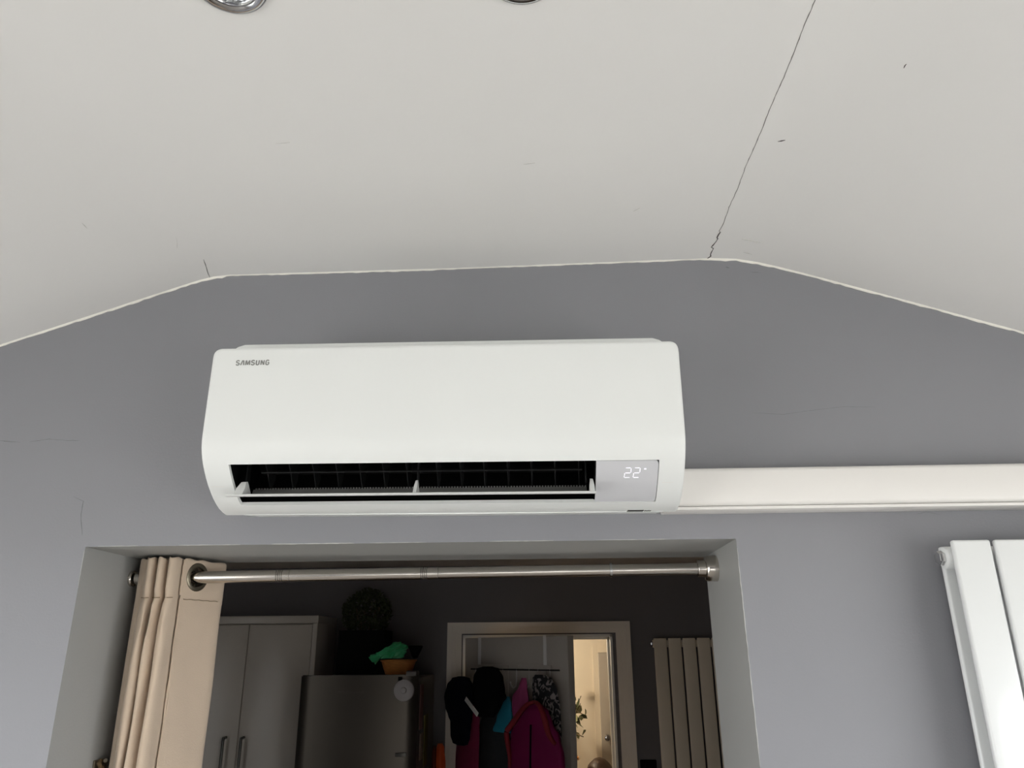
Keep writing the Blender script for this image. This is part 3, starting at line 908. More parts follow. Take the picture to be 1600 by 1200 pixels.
# ------------------------------------------------------------------ curtain
cur = thing('curtain', 'gathered beige eyelet curtain pushed to the left side of the doorway', 'curtain', (-.79, .21, 0.02))
def catmull(P, n):
    out = []
    P = [Vector(p) for p in P]
    Q = [P[0] * 2 - P[1]] + P + [P[-1] * 2 - P[-2]]
    for i in range(1, len(Q) - 2):
        for k in range(n):
            t = k / n
            a, b, c, d = Q[i - 1], Q[i], Q[i + 1], Q[i + 2]
            out.append(.5 * ((2 * b) + (c - a) * t + (2 * a - 5 * b + 4 * c - d) * t * t + (3 * b - a - 3 * c + d) * t ** 3))
    out.append(P[-1])
    return out
PATH = [(-.7550, .150), (-.7485, .166), (-.7420, .182), (-.7350, .199), (-.7270, .219), (-.7150, .248), (-.7135, .264), (-.7200, .274), (-.7300, .266), (-.7440, .232), (-.7560, .190), (-.7612, .152),
        (-.7630, .130), (-.7700, .1215), (-.7770, .127), (-.7805, .148), (-.7745, .20), (-.7640, .245), (-.7680, .262), (-.7760, .255), (-.7830, .20), (-.7862, .150),
        (-.7890, .128), (-.7945, .1215), (-.8000, .128), (-.8035, .150), (-.7980, .20), (-.7880, .245), (-.7930, .262), (-.8010, .255), (-.8070, .20), (-.8090, .156),
        (-.8115, .132), (-.8180, .1255), (-.8250, .131), (-.8320, .144), (-.8420, .149), (-.8520, .157), (-.8610, .174), (-.8700, .205), (-.8620, .255), (-.8520, .27)]
base = catmull(PATH, 8)
zs = [2.0905 - .0048 * k for k in range(24)] + [1.975 - .022 * k for k in range(1, 30)] + [1.337 - .06 * k for k in range(1, 22)]
zs = [z for z in zs if z > 0.03] + [0.02]
CENX, CENY, CENZ = -.7405, .185, 2.0550
HEAD = 2.010
bm = bmesh.new()
rows = []
for z in zs:
    row = []
    d = max(0.0, HEAD - z)
    pinch = math.exp(-((z - HEAD) / .010) ** 2)
    below = min(1.0, d / .05)
    for i, p in enumerate(base):
        u = i / len(base)
        x, y = p.x, p.y
        frontness = max(0.0, min(1.0, (.175 - y) / .05)) * (1 if x > -.834 else .4)
        if u > .265:
            # folds in front: nipped at the stitch line, rounder and wavier below it
            y += frontness * (pinch * .0045 - below * .007 * (1 + .4 * math.sin(z * 9 + i * .11)))
            x += below * frontness * (.0035 * math.sin(z * 5.3 + u * 37) + .0016 * math.sin(z * 17 + u * 60))
            x += below * frontness * .0055 * math.exp(-((z - 1.965) / .03) ** 2) * math.sin(u * 80)
            if d > 0:
                x -= min(d, .5) * .012 * frontness
        else:
            x += below * .0016 * math.sin(z * 6 + y * 25) + .0012 * math.sin(z * 21 + y * 50) * (1 if z < 2.0 else .4)
            y += .0008 * math.sin(z * 60) * (1 if i < 6 else 0)
        top = .0012 * math.sin(i * .35) if z > 2.088 else 0
        row.append(bm.verts.new((x, y, z + top)))
    rows.append(row)
for a, b in zip(rows, rows[1:]):
    for k in range(len(a) - 1):
        c = (a[k].co + b[k + 1].co) / 2
        if math.hypot(c.y - CENY, c.z - CENZ) < .0225:
            continue
        bm.faces.new((a[k], a[k + 1], b[k + 1], b[k]))
fab = finish('fabric', bm, M['curtain'], cur, smooth=True, angle=70)
so = fab.modifiers.new('thickness', 'SOLIDIFY')
so.thickness = .0018
so.offset = 0
# rolled hem on the leading edge, in two runs either side of the stitch line
tube('hem', [(-.7556 + .0006 * math.sin(k * 2.1), .1490, 2.088 - k * .0072) for k in range(11)], .0022, M['curtain'], cur, 8)
tube('hem', [(-.7545 + .0008 * math.sin(k * 1.7), .1500, 2.008 - k * .03) for k in range(60)], .0021, M['curtain'], cur, 8)
# stitch line
for xa in (-.768, -.7945, -.818):
    tube('stitching', [(xa - .008, .1275, HEAD), (xa, .1235, HEAD - .0005), (xa + .008, .1275, HEAD)], .0007, M['rope'], cur, 6)
tube('stitching', [(-.7520 + .408 * (y - .155) + .0022, y - .0009, HEAD - .002 + .0005 * math.sin(y * 300)) for y in [.155 + .004 * k for k in range(23)]], .0006, M['rope'], cur, 6)
for k, (gx, tilt) in enumerate(((-.7408, .41), (-.7572, .22), (-.7762, -.12), (-.7842, .06), (-.7998, -.10), (-.8078, .03))):
    ringp = [(.0205, -.0024), (.0215, -.0034), (.0240, -.0040), (.0285, -.0028), (.0300, -.0008), (.0300, .0008), (.0285, .0028), (.0240, .0040), (.0215, .0034), (.0205, .0024), (.0205, -.0024)]
    lathe('eyelet', ringp, (gx, CENY, CENZ), M['bronze'], cur, axis=(1, -tilt, 0), n=36)

# ornate braided tie-back hook on the left reveal
tb = thing('tieback_hook', 'brown and gold braided tie-back hook on the left reveal beside the curtain', 'hook', (OX0, .168, 1.60))
box('back_plate', OX0 + .0005, OX0 + .004, .150, .186, 1.62, 1.706, M['bronze'], tb, .001)
for s in (0, 1):
    tube('braid', [(OX0 + .010 + .005 * math.cos(t * .9 + s * math.pi), .168 + .010 * math.sin(t * .9 + s * math.pi), 1.704 - t * .0045) for t in range(22)], .0040, M['rope'] if s else M['bronze'], tb, 8)

# ------------------------------------------------------------------ far room: tall cabinet
cab = thing('tall_cabinet', 'tall white kitchen cabinet with two narrow doors left of the fridge', 'cabinet', (-1.47, 2.62, 0))
CY = 2.45
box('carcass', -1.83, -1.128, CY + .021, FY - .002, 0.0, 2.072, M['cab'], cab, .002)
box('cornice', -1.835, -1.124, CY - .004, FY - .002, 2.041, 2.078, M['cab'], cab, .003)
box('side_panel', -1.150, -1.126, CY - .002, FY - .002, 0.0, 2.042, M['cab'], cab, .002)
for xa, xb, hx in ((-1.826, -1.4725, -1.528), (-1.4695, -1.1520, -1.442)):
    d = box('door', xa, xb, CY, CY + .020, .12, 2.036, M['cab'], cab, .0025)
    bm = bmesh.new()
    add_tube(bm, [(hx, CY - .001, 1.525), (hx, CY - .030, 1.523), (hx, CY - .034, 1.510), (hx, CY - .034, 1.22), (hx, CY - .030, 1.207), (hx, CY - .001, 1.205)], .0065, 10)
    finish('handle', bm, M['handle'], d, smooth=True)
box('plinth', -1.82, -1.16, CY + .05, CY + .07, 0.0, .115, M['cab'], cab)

# fridge freezer
FR0, FR1, FRY = -1.108, -.573, 2.15
fr = thing('fridge_freezer', 'brushed steel fridge freezer standing in the dark room', 'fridge', ((FR0 + FR1) / 2, 2.45, 0))
box('cabinet_body', FR0 + .004, FR1 - .004, FRY + .062, 2.74, .03, 1.792, M['fridge_side'], fr, .006)
def fridge_door(z0, z1):
    bm = bmesh.new()
    n = 20
    pts = []
    for k in range(n + 1):
        t = -1 + 2 * k / n
        x = (FR0 + FR1) / 2 + t * (FR1 - FR0) / 2
        y = FRY + .021 * t * t + .022 * max(0, abs(t) - .88) ** 2 / .0144
        pts.append((x, y))
    pts = [(FR0, FRY + .058)] + pts + [(FR1, FRY + .058)]
    a = [bm.verts.new((x, y, z0)) for x, y in pts]
    b = [bm.verts.new((x, y, z1)) for x, y in pts]
    bm.faces.new(a); bm.faces.new(list(reversed(b)))
    for k in range(len(pts)):
        bm.faces.new((a[k], a[(k + 1) % len(pts)], b[(k + 1) % len(pts)], b[k]))
    bmesh.ops.bevel(bm, geom=[e for e in bm.edges if abs(e.verts[0].co.z - e.verts[1].co.z) < 1e-6], offset=.004, segments=2, affect='EDGES')
    return finish('door', bm, M['steel'], fr, smooth=True, angle=35)
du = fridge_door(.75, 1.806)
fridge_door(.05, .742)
box('badge', -.660, -.612, FRY + .0060, FRY + .020, 1.474, 1.490, M['handle'], du, .0008)
box('nameplate', -.925, -.815, FRY - .0016, FRY + .004, 1.7335, 1.7385, M['steel'], du, .0006)
box('hinge_cover', -.625, -.578, FRY + .004, FRY + .09, 1.800, 1.822, M['fridge_side'], fr, .005)
for xx in (FR0 + .05, FR1 - .05):
    lathe('foot', [(0, 0), (.02, 0), (.02, .032), (0, .032)], (xx, FRY + .12, 0), M['black'], fr, n=12)
    lathe('foot', [(0, 0), (.02, 0), (.02, .032), (0, .032)], (xx, 2.68, 0), M['black'], fr, n=12)

# round white timer on the fridge door
tm = thing('kitchen_timer', 'round white magnetic timer on the fridge door', 'timer', (-.630, FRY - .002, 1.700))
lathe('dial', [(0, .0), (.042, .0), (.046, .006), (.044, .014), (.036, .019), (.014, .020), (.012, .027), (0, .028)], (-.630, FRY + .0075, 1.742), M['timer'], tm, axis=(0, -1, 0), n=36)
box('clip', -.658, -.640, FRY - .004, FRY + .0065, 1.782, 1.798, M['black'], tm, .002)
# cards and hangings on the fridge's side
def side_card(y0, y1, z0, z1, m, label, cat):
    o = box(cat.replace(' ', '_'), FR1 - .0035, FR1 - .0005, y0, y1, z0, z1, m, None, .0008)
    tag(o, label, cat, 'cards on the fridge side')
side_card(2.27, 2.36, 1.57, 1.76, M['paper_c'], 'tall dull rose card high on the side of the fridge', 'card')
side_card(2.30, 2.38, 1.44, 1.55, M['paper_a'], 'small buff card on the side of the fridge below the rose one', 'card')
side_card(2.42, 2.53, 1.40, 1.62, M['paper_b'], 'olive card towards the back of the fridge side', 'card')

def fabric_loft(name, secs, m, parent=None, n=40, amp=.06, k=5, seed=0, frame=None, cap_top=True):
    """secs: (centre s, centre depth, z, half width, half depth); frame maps (s, depth, z) to the world."""
    frame = frame or (lambda a, b, c: Vector((a, b, c)))
    rr = random.Random(seed)
    ph = [rr.uniform(0, 6.28) for _ in range(4)]
    # smooth the section list
    fine = []
    for i in range(len(secs) - 1):
        for q in range(4):
            t = q / 4
            t2 = t * t * (3 - 2 * t)
            fine.append([secs[i][c] + (secs[i + 1][c] - secs[i][c]) * (t if c == 2 else t2) for c in range(5)])
    fine.append(list(secs[-1]))
    bm = bmesh.new()
    rows = []
    for j, (cs, cd, z, rw, rd) in enumerate(fine):
        row = []
        grow = min(1.0, j / 6)
        for a in range(n):
            th = 2 * math.pi * a / n
            f = 1 + amp * grow * (math.sin(k * th + ph[0] + j * .07) + .5 * math.sin((2 * k + 1) * th + ph[1] - j * .05)) + .04 * noise.noise(Vector((3 * math.cos(th) + seed, 3 * math.sin(th), z * 9)))
            row.append(bm.verts.new(frame(cs + rw * f * math.cos(th), cd + rd * f * math.sin(th), z)))
        rows.append(row)
    for a, b in zip(rows, rows[1:]):
        for q in range(n):
            bm.faces.new((a[q], a[(q + 1) % n], b[(q + 1) % n], b[q]))
    bm.faces.new(rows[0]); bm.faces.new(list(reversed(rows[-1])))
    return finish(name, bm, m, parent, smooth=True, angle=70)

tag(fabric_loft('hanging_bag', [(-.508, 2.50, 1.490, .012, .014), (-.507, 2.50, 1.475, .018, .022), (-.504, 2.50, 1.40, .022, .030), (-.50, 2.50, 1.25, .026, .035), (-.50, 2.50, 1.10, .024, .033), (-.50, 2.50, 1.05, .012, .02)], M['orange'], seed=3),
    'slim orange nylon bag hanging between the fridge and the door frame', 'bag')
tag(fabric_loft('hanging_bag', [(-.548, 2.60, 1.47, .004, .02), (-.546, 2.60, 1.44, .012, .035), (-.545, 2.60, 1.30, .020, .045), (-.545, 2.60, 1.12, .018, .04), (-.545, 2.60, 1.08, .008, .02)], mat('dark_red_nylon', (.16, .02, .01), .6, bump=.3, bscale=100, var=.2), seed=4),
    'dark red bag hanging against the side of the fridge', 'bag')

# boxwood in black planter on the fridge
TOPZ = 1.792
pt = thing('potted_plant', 'bushy dark green plant in a black square planter on top of the fridge', 'plant', (-.905, 2.56, TOPZ))
bm = bmesh.new()
def frustum(bm, cx, cy, z0, z1, h0, h1):
    a = [bm.verts.new((cx + sx * h0, cy + sy * h0, z0)) for sx, sy in ((-1, -1), (1, -1), (1, 1), (-1, 1))]
    b = [bm.verts.new((cx + sx * h1, cy + sy * h1, z1)) for sx, sy in ((-1, -1), (1, -1), (1, 1), (-1, 1))]
    c = [bm.verts.new((cx + sx * (h1 - .008), cy + sy * (h1 - .008), z1)) for sx, sy in ((-1, -1), (1, -1), (1, 1), (-1, 1))]
    d = [bm.verts.new((cx + sx * (h1 - .008), cy + sy * (h1 - .008), z1 - .02)) for sx, sy in ((-1, -1), (1, -1), (1, 1), (-1, 1))]
    bm.faces.new(list(reversed(a)))
    for p, q in ((a, b), (b, c), (c, d)):
        for k in range(4):
            bm.faces.new((p[k], p[(k + 1) % 4], q[(k + 1) % 4], q[k]))
    bm.faces.new(d)
frustum(bm, -.905, 2.56, TOPZ + .001, 2.006, .118, .112)
finish('planter', bm, M['black'], pt)
bm = bmesh.new()
rr = random.Random(11)
for i in range(1300):
    th, ph = rr.uniform(0, 6.283), math.acos(rr.uniform(-.75, 1))
    R = .122 * rr.uniform(.72, 1.04)
    c = Vector((-.908 + R * math.sin(ph) * math.cos(th), 2.56 + R * math.sin(ph) * math.sin(th), 2.092 + R * .98 * math.cos(ph)))
    d = Vector((rr.gauss(0, 1), rr.gauss(0, 1), rr.gauss(0, 1))).normalized()
    e = d.orthogonal().normalized()
    l, w = rr.uniform(.009, .014), rr.uniform(.005, .008)
    up = d.cross(e) * .002
    vs = [bm.verts.new(c - d * l), bm.verts.new(c + e * w + up), bm.verts.new(c + d * l), bm.verts.new(c - e * w + up)]
    bm.faces.new(vs)
tag(finish('foliage', bm, M['leaf_dark'], pt), kind='stuff')
for i in range(6):
    a = i * 1.05
    tube('stem', [(-.905 + .03 * math.cos(a), 2.56 + .03 * math.sin(a), 1.985), (-.905 + .06 * math.cos(a), 2.56 + .06 * math.sin(a), 2.12)], .004, M['twig'], pt, 6)

# wicker bowl with a green bag and a dark box in it
bw = thing('wicker_bowl', 'orange wicker bowl on top of the fridge', 'bowl', (-.692, 2.33, TOPZ + .001))
bm = bmesh.new()
add_lathe(bm, [(0, 0), (.052, 0), (.058, .006), (.070, .035), (.080, .066), (.083, .072), (.079, .072), (.066, .035), (.052, .010), (0, .008)], (-.692, 2.33, TOPZ + .001), n=40)
for v in bm.verts:
    a = math.atan2(v.co.y - 2.33, v.co.x + .692)
    s = 1 + .018 * math.sin(20 * a)
    v.co.x = -.692 + (v.co.x + .692) * s; v.co.y = 2.33 + (v.co.y - 2.33) * s
body = finish('bowl_body', bm, M['wicker'], bw, smooth=True)
tube('rim', [(-.692 + .082 * math.cos(k * .1963), 2.33 + .082 * math.sin(k * .1963), TOPZ + .073) for k in range(33)], .0045, M['wicker'], bw, 8)
bm = bmesh.new()
bmesh.ops.create_icosphere(bm, subdivisions=4, radius=1.0)
for v in bm.verts:
    d = v.co.copy()
    nn = noise.noise(d * 1.7 + Vector((4, 1, 2))) * .35 + abs(noise.noise(d * 3.5 + Vector((1, 7, 3)))) * .35
    r = .85 + nn
    v.co = Vector((-.722 + d.x * .080 * r, 2.30 + d.y * .055 * r, 1.897 + d.z * .044 * r + .018 * d.x * 1.0))
    if d.x < -.3: v.co.z -= (-d.x - .3) * .022; v.co.x -= (-d.x - .3) * .02
    if math.hypot(v.co.x + .692, v.co.y - 2.33) < .105: v.co.z = max(v.co.z, 1.8745)
tag(finish('plastic_bag', bm, M['green'], None, smooth=True, angle=30), 'crumpled green plastic bag spilling over the wicker bowl', 'bag')
bm = bmesh.new()
add_box(bm, -.656, -.588, 2.365, 2.395, 1.8745, 1.932, .006, 2)
for v in bm.verts:
    if v.co.z < 1.9: v.co.x += (.0 if v.co.x > -.622 else .022) - (.022 if v.co.x > -.622 else 0)
tag(finish('camera_case', bm, M['blackcloth'], None, smooth=True), 'small black case sticking out of the wicker bowl', 'case')

# dark wall switch beyond the door frame
sw = thing('wall_switch', 'small black square switch plate on the wall beside the cream radiator', 'switch', (.51, FY - .01, 1.30))
box('plate', .468, .549, FY - .012, FY - .0005, 1.302, 1.383, M['black'], sw, .003)
box('rocker', .492, .524, FY - .017, FY - .011, 1.318, 1.366, M['black'], sw, .002)

# ------------------------------------------------------------------ far door, standing ajar toward us
TH = math.radians(45.5)
hinge = Vector((DX0 + .014, FY - .028, 0))
dr = Vector((math.cos(TH), -math.sin(TH), 0))
nr = Vector((-math.sin(TH), -math.cos(TH), 0))
def leaf(s, d, z): return hinge + dr * s + nr * d + Vector((0, 0, z))
def leaf_box(name, s0, s1, d0, d1, z0, z1, m, parent=None, bevel=0.0):
    bm = bmesh.new()
    add_box(bm, s0, s1, d0, d1, z0, z1, bevel, 2)
    for v in bm.verts: v.co = leaf(*v.co)
    return finish(name, bm, m, parent, smooth=bevel > 0)
LW = .752
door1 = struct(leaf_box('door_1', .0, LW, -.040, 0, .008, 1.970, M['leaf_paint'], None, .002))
for (s0, s1) in ((.11, .345), (.415, .645)):
    for (z0, z1) in ((1.06, 1.84), (.22, .90)):
        # raised panel inside a moulding
        leaf_box('moulding', s0, s1, -.002, .006, z0, z1, M['leaf_paint'], door1, .004)
        leaf_box('panel', s0 + .025, s1 - .025, .002, .010, z0 + .025, z1 - .025, M['leaf_paint'], door1, .004)
bm = bmesh.new()
add_tube(bm, [leaf(.69, 0, 1.0), leaf(.69, .05, 1.0), leaf(.67, .058, 1.0), leaf(.58, .058, 1.0)], .009, 10)
finish('door_handle', bm, M['chrome'], door1, smooth=True)
# over-door rack
hr = thing('over_door_rack', 'white over-door coat rack with hooks on the ajar door', 'rack', leaf(.36, .02, 1.75))
for s in (.122, .604):
    bm = bmesh.new()
    add_box(bm, s - .011, s + .011, .0005, .0030, 1.74, 1.9735, .0005)
    add_box(bm, s - .011, s + .011, -.0435, .0030, 1.9712, 1.9737, .0005)
    add_box(bm, s - .011, s + .011, -.0440, -.0415, 1.93, 1.9735, .0005)
    for v in bm.verts: v.co = leaf(*v.co)
    finish('strap', bm, mat('bright_white_enamel', (.9, .88, .87), .25, var=.01), hr)
bm = bmesh.new()
add_tube(bm, [leaf(.06, .006, 1.818), leaf(.70, .006, 1.818)], .004, 10)
finish('crossbar', bm, M['handle'], hr, smooth=True)
for s in (.10, .21, .31, .41, .50, .56, .64):
    bm = bmesh.new()
    add_tube(bm, [leaf(s, .006, 1.822), leaf(s, .008, 1.77), leaf(s, .012, 1.745), leaf(s, .030, 1.735), leaf(s, .044, 1.748), leaf(s, .048, 1.765)], .0035, 8)
    finish('hook', bm, M['white_plastic'], hr, smooth=True)

def garment(name, label, cat, secs, m, seed, amp=.06, k=5):
    o = fabric_loft(name, secs, m, None, seed=seed, amp=amp, k=k, frame=leaf)
    return tag(o, label, cat, 'coats and hats on the over-door rack')
# crimson fleece at the hinge side
garment('fleece_jacket', 'crimson fleece hanging under the navy cap nearest the hinges', 'jacket',
        [(.12, .035, 1.70, .02, .012), (.10, .038, 1.62, .065, .022), (.08, .038, 1.50, .085, .024), (.075, .038, 1.35, .088, .026), (.075, .038, 1.15, .088, .026), (.075, .038, 1.02, .085, .024)], M['crimson'], 21, .05, 6)
# navy cap, crown up and peak hanging down
cap = thing('navy_cap', 'dark navy cap with its peak hanging down, leftmost on the rack', 'cap', leaf(.115, .12, 1.47))
fabric_loft('crown', [(.120, .120, 1.786, .020, .015), (.120, .122, 1.778, .060, .030), (.117, .124, 1.745, .092, .040), (.112, .124, 1.69, .108, .042), (.114, .124, 1.64, .100, .040), (.120, .122, 1.60, .086, .034), (.124, .120, 1.575, .078, .028)], M['navy'], cap, seed=22, amp=.010, k=6, frame=leaf)
fabric_loft('peak', [(.124, .120, 1.61, .080, .024), (.124, .122, 1.56, .078, .018), (.125, .124, 1.51, .075, .012), (.126, .124, 1.48, .060, .008), (.126, .122, 1.472, .03, .004)], M['navy'], cap, seed=23, amp=.0, frame=leaf)
# black coat and the black hat over it
garment('fleece_coat', 'charcoal fleece coat hanging below the black hat', 'jacket',
        [(.30, .035, 1.72, .025, .014), (.295, .038, 1.66, .080, .022), (.285, .038, 1.55, .108, .024), (.283, .038, 1.35, .112, .025), (.283, .038, 1.12, .112, .025), (.283, .038, 1.04, .108, .023)], M['grey_cloth'], 24, .05, 7)
hat = thing('black_hat', 'large black bucket hat topmost on the coat rack', 'hat', leaf(.34, .13, 1.62))
fabric_loft('crown', [(.338, .130, 1.834, .030, .020), (.340, .130, 1.825, .072, .032), (.343, .132, 1.785, .100, .038), (.345, .132, 1.73, .110, .040), (.345, .132, 1.69, .108, .038)], M['blackcloth'], hat, seed=25, amp=.010, k=5, frame=leaf)
fabric_loft('brim', [(.345, .132, 1.725, .106, .038), (.356, .132, 1.700, .112, .040), (.342, .132, 1.672, .100, .036), (.330, .130, 1.635, .075, .030), (.325, .128, 1.610, .055, .022)], M['blackcloth'], hat, seed=26, amp=.015, k=4, frame=leaf)
bm = bmesh.new()
add_box(bm, -.058, .058, 0, .0022, -.011, .011, .0008)
for v in bm.verts:
    a = math.radians(-36)
    q, z = v.co.x * math.cos(a) - v.co.z * math.sin(a), v.co.x * math.sin(a) + v.co.z * math.cos(a)
    v.co = leaf(.275 + q, .176 + v.co.y, 1.655 + z)
finish('pale_band', bm, M['white_plastic'], hat)
# teal, pink, print, magenta
garment('swim_towel', 'teal cloth hanging behind the pink one on the rack', 'towel',
        [(.425, .079, 1.70, .012, .006), (.418, .079, 1.67, .032, .008), (.402, .079, 1.60, .058, .009), (.388, .079, 1.550, .072, .009), (.388, .079, 1.543, .066, .007)], M['teal'], 27, .03, 4)
garment('sun_hat', 'pink cotton hat hanging between the teal cloth and the printed bag', 'hat',
        [(.540, .080, 1.785, .014, .008), (.538, .084, 1.75, .026, .012), (.520, .085, 1.70, .050, .014), (.522, .085, 1.65, .054, .014), (.515, .085, 1.60, .038, .012), (.505, .083, 1.575, .018, .009)], M['pink'], 28, .08, 4)
garment('printed_bag', 'black and white printed bag nearest the free edge of the ajar door', 'bag',
        [(.645, .075, 1.800, .035, .008), (.657, .076, 1.785, .062, .013), (.672, .077, 1.74, .080, .016), (.684, .077, 1.66, .086, .017), (.690, .077, 1.57, .082, .017), (.690, .076, 1.50, .076, .015), (.69, .075, 1.47, .06, .010)], M['print'], 29, .03, 5)
mj = thing('padded_jacket', 'magenta padded jacket with red lined hood at the right of the rack', 'jacket', leaf(.66, .14, 1.02))
fabric_loft('jacket_body', [(.690, .145, 1.680, .035, .016), (.690, .147, 1.655, .072, .026), (.680, .148, 1.61, .105, .030), (.680, .148, 1.56, .148, .033), (.682, .148, 1.48, .172, .034), (.680, .148, 1.36, .180, .035), (.675, .148, 1.20, .182, .035), (.675, .148, 1.05, .178, .034)], M['magenta'], mj, seed=30, amp=.030, k=6, frame=leaf)
for pts in ([(.690, .160, 1.692), (.722, .164, 1.682), (.750, .167, 1.650), (.770, .170, 1.610), (.785, .171, 1.575), (.805, .170, 1.548), (.822, .166, 1.530)],
            [(.695, .160, 1.692), (.655, .166, 1.680), (.615, .170, 1.650), (.580, .173, 1.615), (.548, .174, 1.585), (.522, .173, 1.560), (.530, .176, 1.52), (.545, .178, 1.47), (.548, .178, 1.42)]):
    bm = bmesh.new()
    cv = catmull([leaf(*p) for p in pts], 5)
    add_tube(bm, cv, [.007 + .006 * math.sin(math.pi * k / (len(cv) - 1)) for k in range(len(cv))], 12)
    finish('red_hood_trim', bm, M['red'], mj, smooth=True)
bm = bmesh.new()
add_tube(bm, [leaf(.690, .182, 1.60), leaf(.688, .186, 1.45), leaf(.68, .188, 1.1)], .004, 8)
finish('zip', bm, M['blackcloth'], mj, smooth=True)

# ------------------------------------------------------------------ hall: console with vase, flowers; a child
ct = thing('console_table', 'narrow oak console table in the lit hallway', 'table', (-.02, 4.42, 0))
box('table_top', -.34, .30, 4.26, 4.60, .86, .89, M['wood'], ct, .004)
for xx in (-.31, .25):
    for yy in (4.28, 4.55):
        box('leg', xx, xx + .03, yy, yy + .03, 0, .86, M['wood'], ct, .002)
vase = thing('leafy_branches_vase', 'cream vase of grey-green leafy branches in the hallway', 'vase', (.08, 4.40, .891))
lathe('vase_body', [(0, 0), (.05, 0), (.075, .05), (.08, .12), (.055, .20), (.035, .24), (.042, .265), (.036, .262), (.030, .24), (.045, .19), (0, .03)], (.08, 4.40, .891), M['ceramic'], vase, n=28)
rr = random.Random(17)
ends = [(.250, 4.38, 1.60), (.285, 4.36, 1.47), (.245, 4.40, 1.55), (.20, 4.42, 1.72), (.255, 4.33, 1.34), (.10, 4.45, 1.70), (-.05, 4.42, 1.60), (.0, 4.38, 1.50), (.225, 4.36, 1.44), (.20, 4.37, 1.52)]
leafm = bpy.data.meshes.new('leaf')
lv = [(0, -.022, 0), (.015, -.006, .003), (.014, .010, .003), (0, .024, -.002), (-.014, .010, .003), (-.015, -.006, .003)]
leafm.from_pydata(lv, [], [(0, 1, 2, 3), (0, 3, 4, 5)])
leafm.materials.append(M['leaf_pale'])
leafm2 = leafm.copy(); leafm2.materials.clear(); leafm2.materials.append(M['leaf_dark'])
for ei, e in enumerate(ends):
    e = Vector(e)
    b0 = Vector((.08, 4.40, 1.10))
    mid_ = Vector(((b0.x * .5 + e.x * .5) - .03, 4.40, max(b0.z, e.z) + .02 if e.z < 1.5 else (b0.z + e.z) / 2))
    cpts = catmull([b0, mid_, e], 6)
    tube('stem', cpts, .0035, M['twig'], vase, 6)
    for k in range(9):
        p = cpts[3 + rr.randrange(len(cpts) - 3)] + Vector((rr.uniform(-.035, .035), rr.uniform(-.03, .03), rr.uniform(-.03, .03)))
        l = bpy.data.objects.new('leaf', leafm2 if rr.random() < .25 else leafm)
        COL.objects.link(l)
        l.parent = vase
        l.location = p - Vector((.08, 4.40, .891))
        l.rotation_euler = (rr.uniform(0.6, 2.4), rr.uniform(-.8, .8), rr.uniform(0, 6.28))
        s = rr.uniform(1.0, 1.8)
        l.scale = (s, s, s)
fl = thing('orange_flower', 'orange bloom in a small jar at the edge of the hallway table', 'flower', (.185, 4.33, .891))
lathe('jar', [(0, 0), (.03, 0), (.034, .08), (.026, .10), (.026, .11), (.022, .11), (.022, .02), (0, .02)], (.185, 4.33, .891), M['ceramic'], fl, n=20)
tube('stem', [(.185, 4.33, .92), (.188, 4.33, 1.19)], .003, M['leaf_pale'], fl, 6)
bm = bmesh.new()
for k in range(14):
    a = k * 2.4
    t = .3 + .05 * k
    d = Vector((math.cos(a) * math.cos(t), math.sin(a) * math.cos(t), math.sin(t) * .9))
    sd = d.cross(Vector((0, 0, 1))).normalized()
    b0 = Vector((.188, 4.33, 1.188))
    vs = [bm.verts.new(b0), bm.verts.new(b0 + d * .028 + sd * .014), bm.verts.new(b0 + d * .046 + Vector((0, 0, .006))), bm.verts.new(b0 + d * .028 - sd * .014)]
    bm.faces.new(vs)
finish('petals', bm, M['petal'], fl)

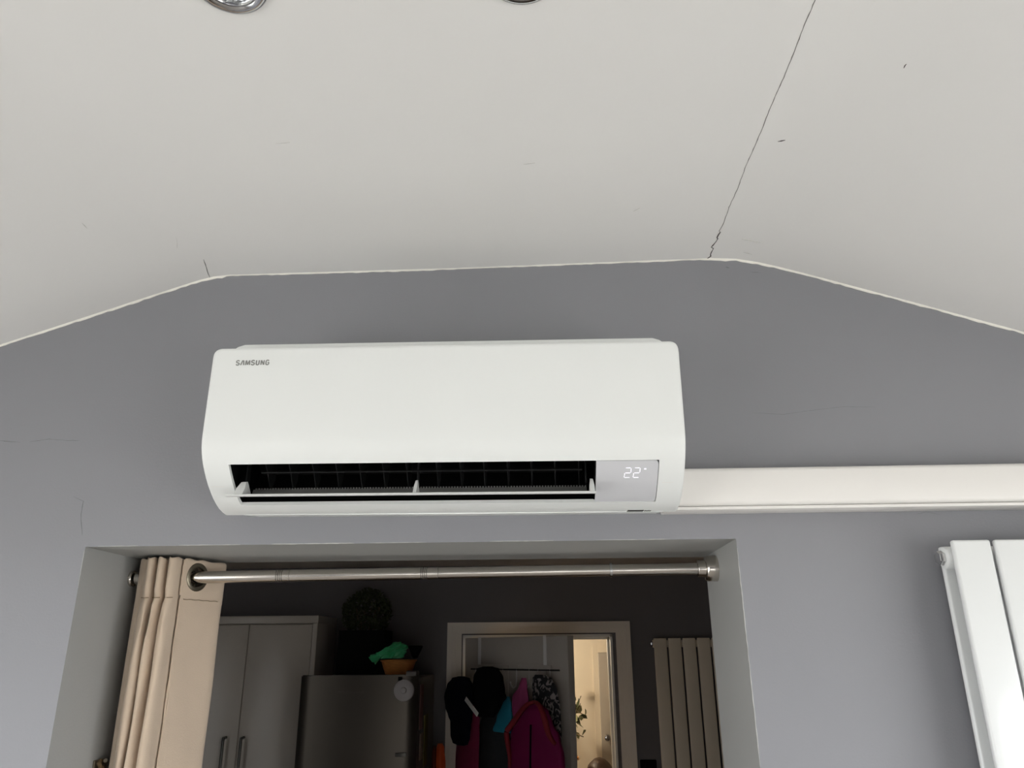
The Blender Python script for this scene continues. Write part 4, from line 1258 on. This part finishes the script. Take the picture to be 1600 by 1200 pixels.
# child in the hall, in profile, facing left; only the crown of the head reaches the picture
def person():
    px, py = .330, 4.02
    root = thing('person', 'person with brown hair standing in the lit hallway, only the top of the head visible', 'person', (px, py, 0))
    me = bpy.data.meshes.new('body')
    V = [(0, 0, .56), (0, 0, .66), (.005, 0, .78), (.005, 0, .88), (-.002, 0, .955), (-.006, 0, 1.00), (-.008, 0, 1.075), (-.002, 0, 1.14), (.004, 0, 1.19),
         (0, .055, .52), (-.008, .058, .30), (.005, .058, .07), (-.02, .06, .025), (-.085, .062, .02),
         (0, -.055, .52), (-.008, -.058, .30), (.005, -.058, .07), (-.02, -.06, .025), (-.085, -.062, .02),
         (.005, .105, .87), (.02, .135, .70), (-.005, .14, .55), (-.015, .138, .49),
         (.005, -.105, .87), (.02, -.135, .70), (-.005, -.14, .55), (-.015, -.138, .49), (-.062, 0, 1.07), (-.080, 0, 1.045)]
    E = [(0, 1), (1, 2), (2, 3), (3, 4), (4, 5), (5, 6), (6, 7), (7, 8), (0, 9), (9, 10), (10, 11), (11, 12), (12, 13), (0, 14), (14, 15), (15, 16), (16, 17), (17, 18),
         (3, 19), (19, 20), (20, 21), (21, 22), (3, 23), (23, 24), (24, 25), (25, 26), (6, 27), (27, 28)]
    Rr = [.085, .082, .085, .07, .034, .040, .076, .080, .040, .062, .042, .032, .028, .020, .062, .042, .032, .028, .020, .034, .026, .020, .017, .034, .026, .020, .017, .030, .009]
    V = [(x, y, z * 1.1 if z < .9 else {.955: 1.018, 1.00: 1.048}.get(z, z)) for x, y, z in V]
    me.from_pydata(V, E, [])
    o = bpy.data.objects.new('body', me)
    COL.objects.link(o)
    o.parent = root
    sk = o.modifiers.new('skin', 'SKIN')
    for i, r in enumerate(Rr):
        me.skin_vertices[0].data[i].radius = (r, r)
    me.skin_vertices[0].data[0].use_root = True
    sk.use_smooth_shade = True
    sb = o.modifiers.new('smooth', 'SUBSURF')
    sb.levels = 2; sb.render_levels = 2
    me.materials.append(M['skin'])
    # hands: five bent fingers each
    for s in (1, -1):
        for q in range(4):
            y = s * (.138 + (-.018 + q * .012))
            L = (.040, .046, .043, .034)[q]
            tube('finger', [(px - .015 - .006 * 0, py + y, .536), (px - .020, py + y, .536 - L * .5), (px - .030, py + y - s * .004, .536 - L)], [.0065, .006, .0045], M['skin'], o, 8)
        tube('thumb', [(px - .018, py + s * .132, .55), (px - .040, py + s * .126, .532), (px - .046, py + s * .125, .512)], [.007, .0065, .005], M['skin'], o, 8)
        # ears and eyes
    for s in (1, -1):
        bm = bmesh.new()
        bmesh.ops.create_icosphere(bm, subdivisions=2, radius=.009, matrix=Matrix.Translation((px - .0655, py + s * .030, 1.100)))
        finish('eye', bm, M['handle'], o, smooth=True)
    tube('mouth', [(px - .062, py - .018, 1.052), (px - .068, py, 1.050), (px - .062, py + .018, 1.052)], .003, M['red'], o, 6)
    for s in (1, -1):
        bm = bmesh.new()
        bmesh.ops.create_icosphere(bm, subdivisions=2, radius=1, matrix=Matrix.Translation((px + .006, py + s * .076, 1.085)) @ Matrix.Diagonal((.016, .008, .026, 1)))
        finish('ear', bm, M['skin'], o, smooth=True)
    # hair cap: shell over the crown and back, leaving the face on the left
    bm = bmesh.new()
    bmesh.ops.create_icosphere(bm, subdivisions=4, radius=1.0)
    dele = [v for v in bm.verts if (v.co.z < -.30 - .3 * v.co.x) or (v.co.x < -.42 and v.co.z < .50)]
    bmesh.ops.delete(bm, geom=dele, context='VERTS')
    for v in bm.verts:
        f = 1 + .03 * noise.noise(v.co * 4)
        v.co = Vector((px + .006 + v.co.x * (.100 if v.co.x > 0 else .090) * f, py + v.co.y * .098 * f, 1.120 + v.co.z * .128 * f))
    h = finish('hair', bm, M['hair'], root, smooth=True)
    hm = h.modifiers.new('thickness', 'SOLIDIFY'); hm.thickness = .010; hm.offset = -1
    # clothes
    fabric_loft('jumper', [(px, py, 1.022, .050, .052), (px, py, 1.000, .075, .105), (px, py, .965, .092, .138), (px, py, .85, .098, .128), (px, py, .69, .100, .116), (px, py, .60, .104, .118)], M['shirt'], root, seed=40, amp=.012)
    for s in (1, -1):
        fabric_loft('trouser_leg', [(px, py + s * .045, .63, .085, .060), (px - .004, py + s * .055, .46, .066, .056), (px - .004, py + s * .058, .28, .056, .052), (px + .004, py + s * .058, .08, .048, .047)], M['grey_cloth'], root, seed=41 + s, amp=.02)
        tube('sleeve', [(px + .005, py + s * .10, .975), (px + .012, py + s * .122, .88), (px + .02, py + s * .138, .77), (px, py + s * .142, .62)], [.054, .046, .038, .030], M['shirt'], root, 14)
    return root
person()
